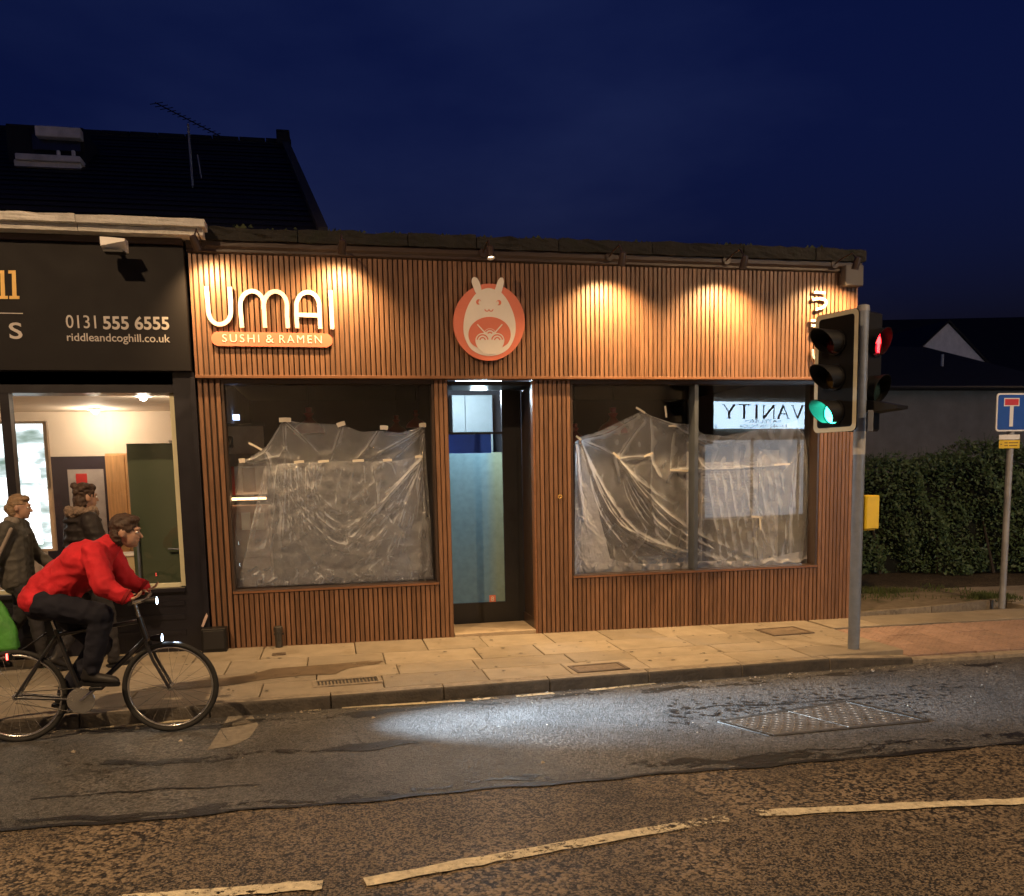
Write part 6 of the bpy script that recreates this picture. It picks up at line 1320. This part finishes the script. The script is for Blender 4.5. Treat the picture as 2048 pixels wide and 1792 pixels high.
fuse(m, 'fur_collar', pbr('fur collar', (.22, .16, .12), .9, var=.4, vscale=30, bump=1.0, bscale=60), pm, .009, 1, (.010, 40, (1, 1, 1), 4.0))
m = MB(); ellip(m, (0, 0, .92), .11, .15, .12)
for a in (RL, LL): limb(m, a, (.1, .072, .056))
fuse(m, 'trousers', tm, pm, .011, 4, (.006, 9, (1, 1, 1.8), 6.0)); shoe(pm, (.165, -.09, .092), 0, bk); shoe(pm, (-.275, .09, .135), 0, bk, .45)
m = MB(); ellip(m, Pp(-.02, 0, .04), .098, .084, .098); ellip(m, Pp(-.055, 0, -.04), .06, .078, .10); ellip(m, Pp(.03, 0, .09), .06, .07, .035)
for i in range(9): a = 2*math.pi*i/9; ellip(m, Pp(-.03+.07*math.cos(a), .065*math.sin(a), .075+.03*math.sin(3*a)), .035, .035, .03, n=8)
fuse(m, 'hair', pbr('dark brown hair', (.05, .028, .018), .6, var=.4, vscale=25, bump=.6, bscale=45), pm, .007, 2, (.008, 38, (.5, 1, .6), 7.0))

# ================================================================== CYCLIST
BY = -2.56; bx0 = float(W(34, 1385, BY)[0]); bz = zg(bx0+.5)-.107
bike = thing('bicycle', 'bicycle with lit lamps ridden along the kerb towards the right', 'bicycle', (bx0, BY, bz), -.02)
BL = pbr('black bicycle paint', (.02, .02, .024), .3, coat=.4); CH = pbr('worn chrome', (.5, .5, .5), .25, metal=.9); RB = pbr('tyre rubber', (.015, .015, .014), .8)
WB, WR = 1.03, .335
def wheel(x):
    T = Matrix.Translation((x, 0, WR)) @ Matrix.Rotation(R(90), 4, 'X')
    def torus(r, rr, n=48, k=8):
        m = MB(); vs = [T @ Vector(((r+rr*math.cos(2*math.pi*j/k))*math.cos(2*math.pi*i/n), (r+rr*math.cos(2*math.pi*j/k))*math.sin(2*math.pi*i/n), rr*math.sin(2*math.pi*j/k))) for i in range(n) for j in range(k)]
        return m.add(vs, [[i*k+j, i*k+(j+1) % k, ((i+1) % n)*k+(j+1) % k, ((i+1) % n)*k+j] for i in range(n) for j in range(k)])
    w = torus(WR-.018, .018).build('wheel', RB, bike, world=False, smooth=True); torus(WR-.042, .010, 48, 6).build('rim', CH, w, world=False, smooth=True)
    m = MB()
    for i in range(24):
        a = 2*math.pi*i/24; s = 1 if i % 2 else -1; m.tube(T @ Vector((.018*math.cos(a+.9*s), .018*math.sin(a+.9*s), .03*s)), T @ Vector(((WR-.045)*math.cos(a), (WR-.045)*math.sin(a), 0)), .0013, n=4)
    m.build('spokes', CH, w, world=False)
    MB().lathe([(.012, -.045), (.022, -.04), (.022, .04), (.012, .045)], 12, T).build('hub', CH, w, world=False, smooth=40)
wheel(0); wheel(WB)
BB = Vector((.43, 0, .285)); ST = Vector((.285, 0, .80)); HT = Vector((.845, 0, .86)); HB = Vector((.885, 0, .70))
m = MB(); m.tube(BB, ST, .016); m.tube(ST+Vector((.012, 0, -.04)), HT+Vector((.006, 0, -.03)), .015); m.tube(BB, HB, .019); m.tube(HT, HB, .021)
for y in (-.05, .05): m.tube(BB+Vector((0, y*.5, 0)), (0, y, WR), .010); m.tube(ST+Vector((0, y*.3, -.05)), (0, y, WR), .009)
fr_ = m.build('frame', BL, bike, world=False, smooth=40)
m = MB()
for y in (-.05, .05): m.path([(.888, y*.8, .69), (.93, y, .55), (WB, y, WR)], .012, 8)
m.tube((.888, -.045, .69), (.888, .045, .69), .014); m.build('fork', BL, bike, world=False, smooth=40)
MB().tube(ST, ST+Vector((-.035, 0, .13)), .012).build('seat_post', CH, bike, world=False, smooth=40)
m = MB(); ellip(m, (.17, 0, .945), .085, .075, .025); capsule(m, (.2, 0, .945), (.38, 0, .95), .035, .018); fuse(m, 'saddle', M['black'], bike, .008, 3)
m = MB(); m.tube(HT, HT+Vector((-.02, 0, .10)), .014); m.tube(HT+Vector((-.02, 0, .10)), (.90, 0, .985), .013); m.path([(.86, -.29, 1.0), (.89, -.2, 1.0), (.90, 0, .985), (.89, .2, 1.0), (.86, .29, 1.0)], .011, 8); hb_ = m.build('handlebar', CH, bike, world=False, smooth=40)
for s in (-1, 1): MB().tube((.865, .19*s, 1.0), (.858, .30*s, 1.0), .016).build('grip', M['black'], hb_, world=False, smooth=40)
cang = R(38); pr = BB+Vector((.17*math.cos(cang), -.075, .17*math.sin(cang))); plp = BB+Vector((-.17*math.cos(cang), .075, -.17*math.sin(cang)))
MB().lathe([(.092, -.003), (.095, 0), (.092, .003)], 36, Matrix.Translation(BB+Vector((0, -.05, 0))) @ Matrix.Rotation(R(90), 4, 'X')).build('chainring', CH, bike, world=False, smooth=40)
m = MB(); m.tube(BB+Vector((0, -.06, 0)), pr, .010); m.tube(BB+Vector((0, .06, 0)), plp, .010); m.tube(BB+Vector((0, -.06, 0)), BB+Vector((0, .06, 0)), .018); m.build('crank', CH, bike, world=False, smooth=40)
for p in (pr, plp): s = -1 if p.y < 0 else 1; MB().cbox(p.x-.045, p.x+.045, p.y+(0 if s > 0 else -.09), p.y+(.09 if s > 0 else 0), p.z-.012, p.z+.012, .004).build('pedal', M['black'], bike, world=False)
m = MB(); m.tube(BB+Vector((0, -.05, .092)), (0, -.045, WR+.038), .004, n=6); m.tube(BB+Vector((0, -.05, -.092)), (0, -.045, WR-.038), .004, n=6); m.build('chain', M['iron'], bike, world=False)
COOL = (.62, .80, 1.0)
lg = glow('cool bicycle lamp', COOL, 30); rg = glow('red rear lamp', (1, .05, .04), 14)
f1 = MB().lathe([(.014, -.05), (.022, -.03), (.028, .02), (.030, .032)], 14, Matrix.Translation((.955, -.06, .98)) @ Matrix.Rotation(R(90), 4, 'Y')).build('front_lamp', M['black'], bike, world=False, smooth=40); MB().lathe([(.001, .034), (.027, .033)], 14, Matrix.Translation((.955, -.06, .98)) @ Matrix.Rotation(R(90), 4, 'Y')).build('lens', lg, f1, world=False)
f2 = MB().lathe([(.014, -.05), (.022, -.03), (.028, .02), (.030, .032)], 14, Matrix.Translation((.96, 0, .70)) @ Matrix.Rotation(R(90), 4, 'Y')).build('fork_lamp', M['black'], bike, world=False, smooth=40); MB().lathe([(.001, .034), (.027, .033)], 14, Matrix.Translation((.96, 0, .70)) @ Matrix.Rotation(R(90), 4, 'Y')).build('lens', lg, f2, world=False)
r1 = MB().cbox(-.03, -.005, -.03, .03, .60, .65, .006).tube((.02, 0, .64), (.23, 0, .78), .006).build('rear_lamp', M['black'], bike, world=False); MB().cbox(-.042, -.0305, -.028, .028, .602, .648, .004).build('lens', rg, r1, world=False)
aim = Vector(G(1120, 1436, -.11)); Lp = Vector((bx0+1.0, BY-.08, bz+.98))
lamp('beam', 'SPOT', Lp, 3000, COOL, bike, aim=aim, size=R(32), blend=1.0, radius=.012)
lamp('beam', 'SPOT', Vector((bx0+1.0, BY-.02, bz+.70)), 5200, COOL, bike, aim=G(1480, 1412, -.11), size=R(20), blend=1.0, radius=.012)
# rider
rd = thing('person', 'cyclist in a bright red jacket and dark trousers leaning over the handlebars', 'person', (bx0, BY, bz), -.02)
HP = (.25, 0, 1.03); CHs = (.54, 0, 1.27); NK = (.68, 0, 1.40)
m = MB(); Pr = head(m, (.80, 0, 1.475), .10); capsule(m, (.66, 0, 1.36), (.76, 0, 1.44), .055, .052)
ellip(m, HP, .12, .145, .11); capsule(m, HP, CHs, .12, .13); ellip(m, CHs, .13, .16, .12); capsule(m, CHs, NK, .1, .06); capsule(m, (.62, -.15, 1.34), (.62, .15, 1.34), .06, .06)
RA = [(.62, -.18, 1.34), (.70, -.27, 1.12), (.85, -.26, 1.03)]; LA = [(.62, .18, 1.34), (.70, .27, 1.12), (.85, .26, 1.03)]
ank_r = Vector((pr.x-.03, -.12, pr.z+.125)); ank_l = Vector((plp.x-.02, .12, plp.z+.125))
RL = [(.26, -.09, 1.0), (.63, -.13, .90), tuple(ank_r)]; LL = [(.26, .09, 1.0), (.54, .13, .66), tuple(ank_l)]
for a in (RA, LA): limb(m, a, (.048, .04, .028))
for a in (RL, LL): limb(m, a, (.085, .058, .04))
for a, s in ((RA, -1), (LA, 1)): hand(m, Vector(a[2])+Vector((-.055, 0, .005)), (1, 0, -.05), (0, -s, 0) if s > 0 else (0, 1, 0), .9 if s < 0 else -.9)
bod = fuse(m, 'body', skin, rd, .0085, 3); face(bod, Pr)
rj = pbr('red jacket', (.50, .02, .03), .8, spec=.25, var=.25, vscale=7, bump=.5, bscale=9)
m = MB(); ellip(m, (.215, 0, 1.02), .15, .18, .115); capsule(m, (.24, 0, 1.05), CHs, .155, .165); ellip(m, (.52, 0, 1.27), .17, .20, .155); capsule(m, CHs, (.68, 0, 1.385), .14, .082); capsule(m, (.62, -.15, 1.335), (.62, .15, 1.335), .085, .085)
for a in (RA, LA): limb(m, [a[0], a[1], tuple(Vector(a[1]).lerp(Vector(a[2]), .85))], (.085, .075, .055))
fuse(m, 'red_jacket', rj, rd, .009, 5, (.010, 9, (1.2, .7, 1.2), 8.0))
hemc = pbr('dark red binding', (.22, .012, .016), .8, spec=.2)
for a in (RA, LA):
    c0 = Vector(a[1]).lerp(Vector(a[2]), .86); dd = (Vector(a[2])-Vector(a[1])).normalized(); MB().lathe([(.050, -.012), (.059, -.008), (.059, .012), (.050, .016)], 18, Matrix.Translation(c0) @ dd.to_track_quat('Z', 'Y').to_matrix().to_4x4()).build('cuff', hemc, rd, world=False, smooth=40)
nv = pbr('navy trousers', (.014, .015, .024), .85, spec=.2, var=.2, bump=.3, bscale=20)
m = MB(); ellip(m, (.23, 0, .98), .14, .165, .12)
for a in (RL, LL): limb(m, [a[0], a[1], tuple(Vector(a[1]).lerp(Vector(a[2]), .96))], (.11, .085, .06))
fuse(m, 'trousers', nv, rd, .010, 4, (.008, 10, (1, 1, 1.3), 2.5))
shoe(rd, tuple(ank_r+Vector((0, 0, -.012))), 0, bk, .10); shoe(rd, tuple(ank_l+Vector((0, 0, -.012))), 0, bk, .2)
m = MB(); ellip(m, Pr(-.02, 0, .04), .097, .082, .095); ellip(m, Pr(-.055, 0, -.03), .055, .074, .085); ellip(m, Pr(.03, 0, .088), .058, .068, .032); fuse(m, 'hair', bpy.data.materials['dark brown hair'], rd, .007, 2, (.006, 42, (.4, 1, .7), 1.5))
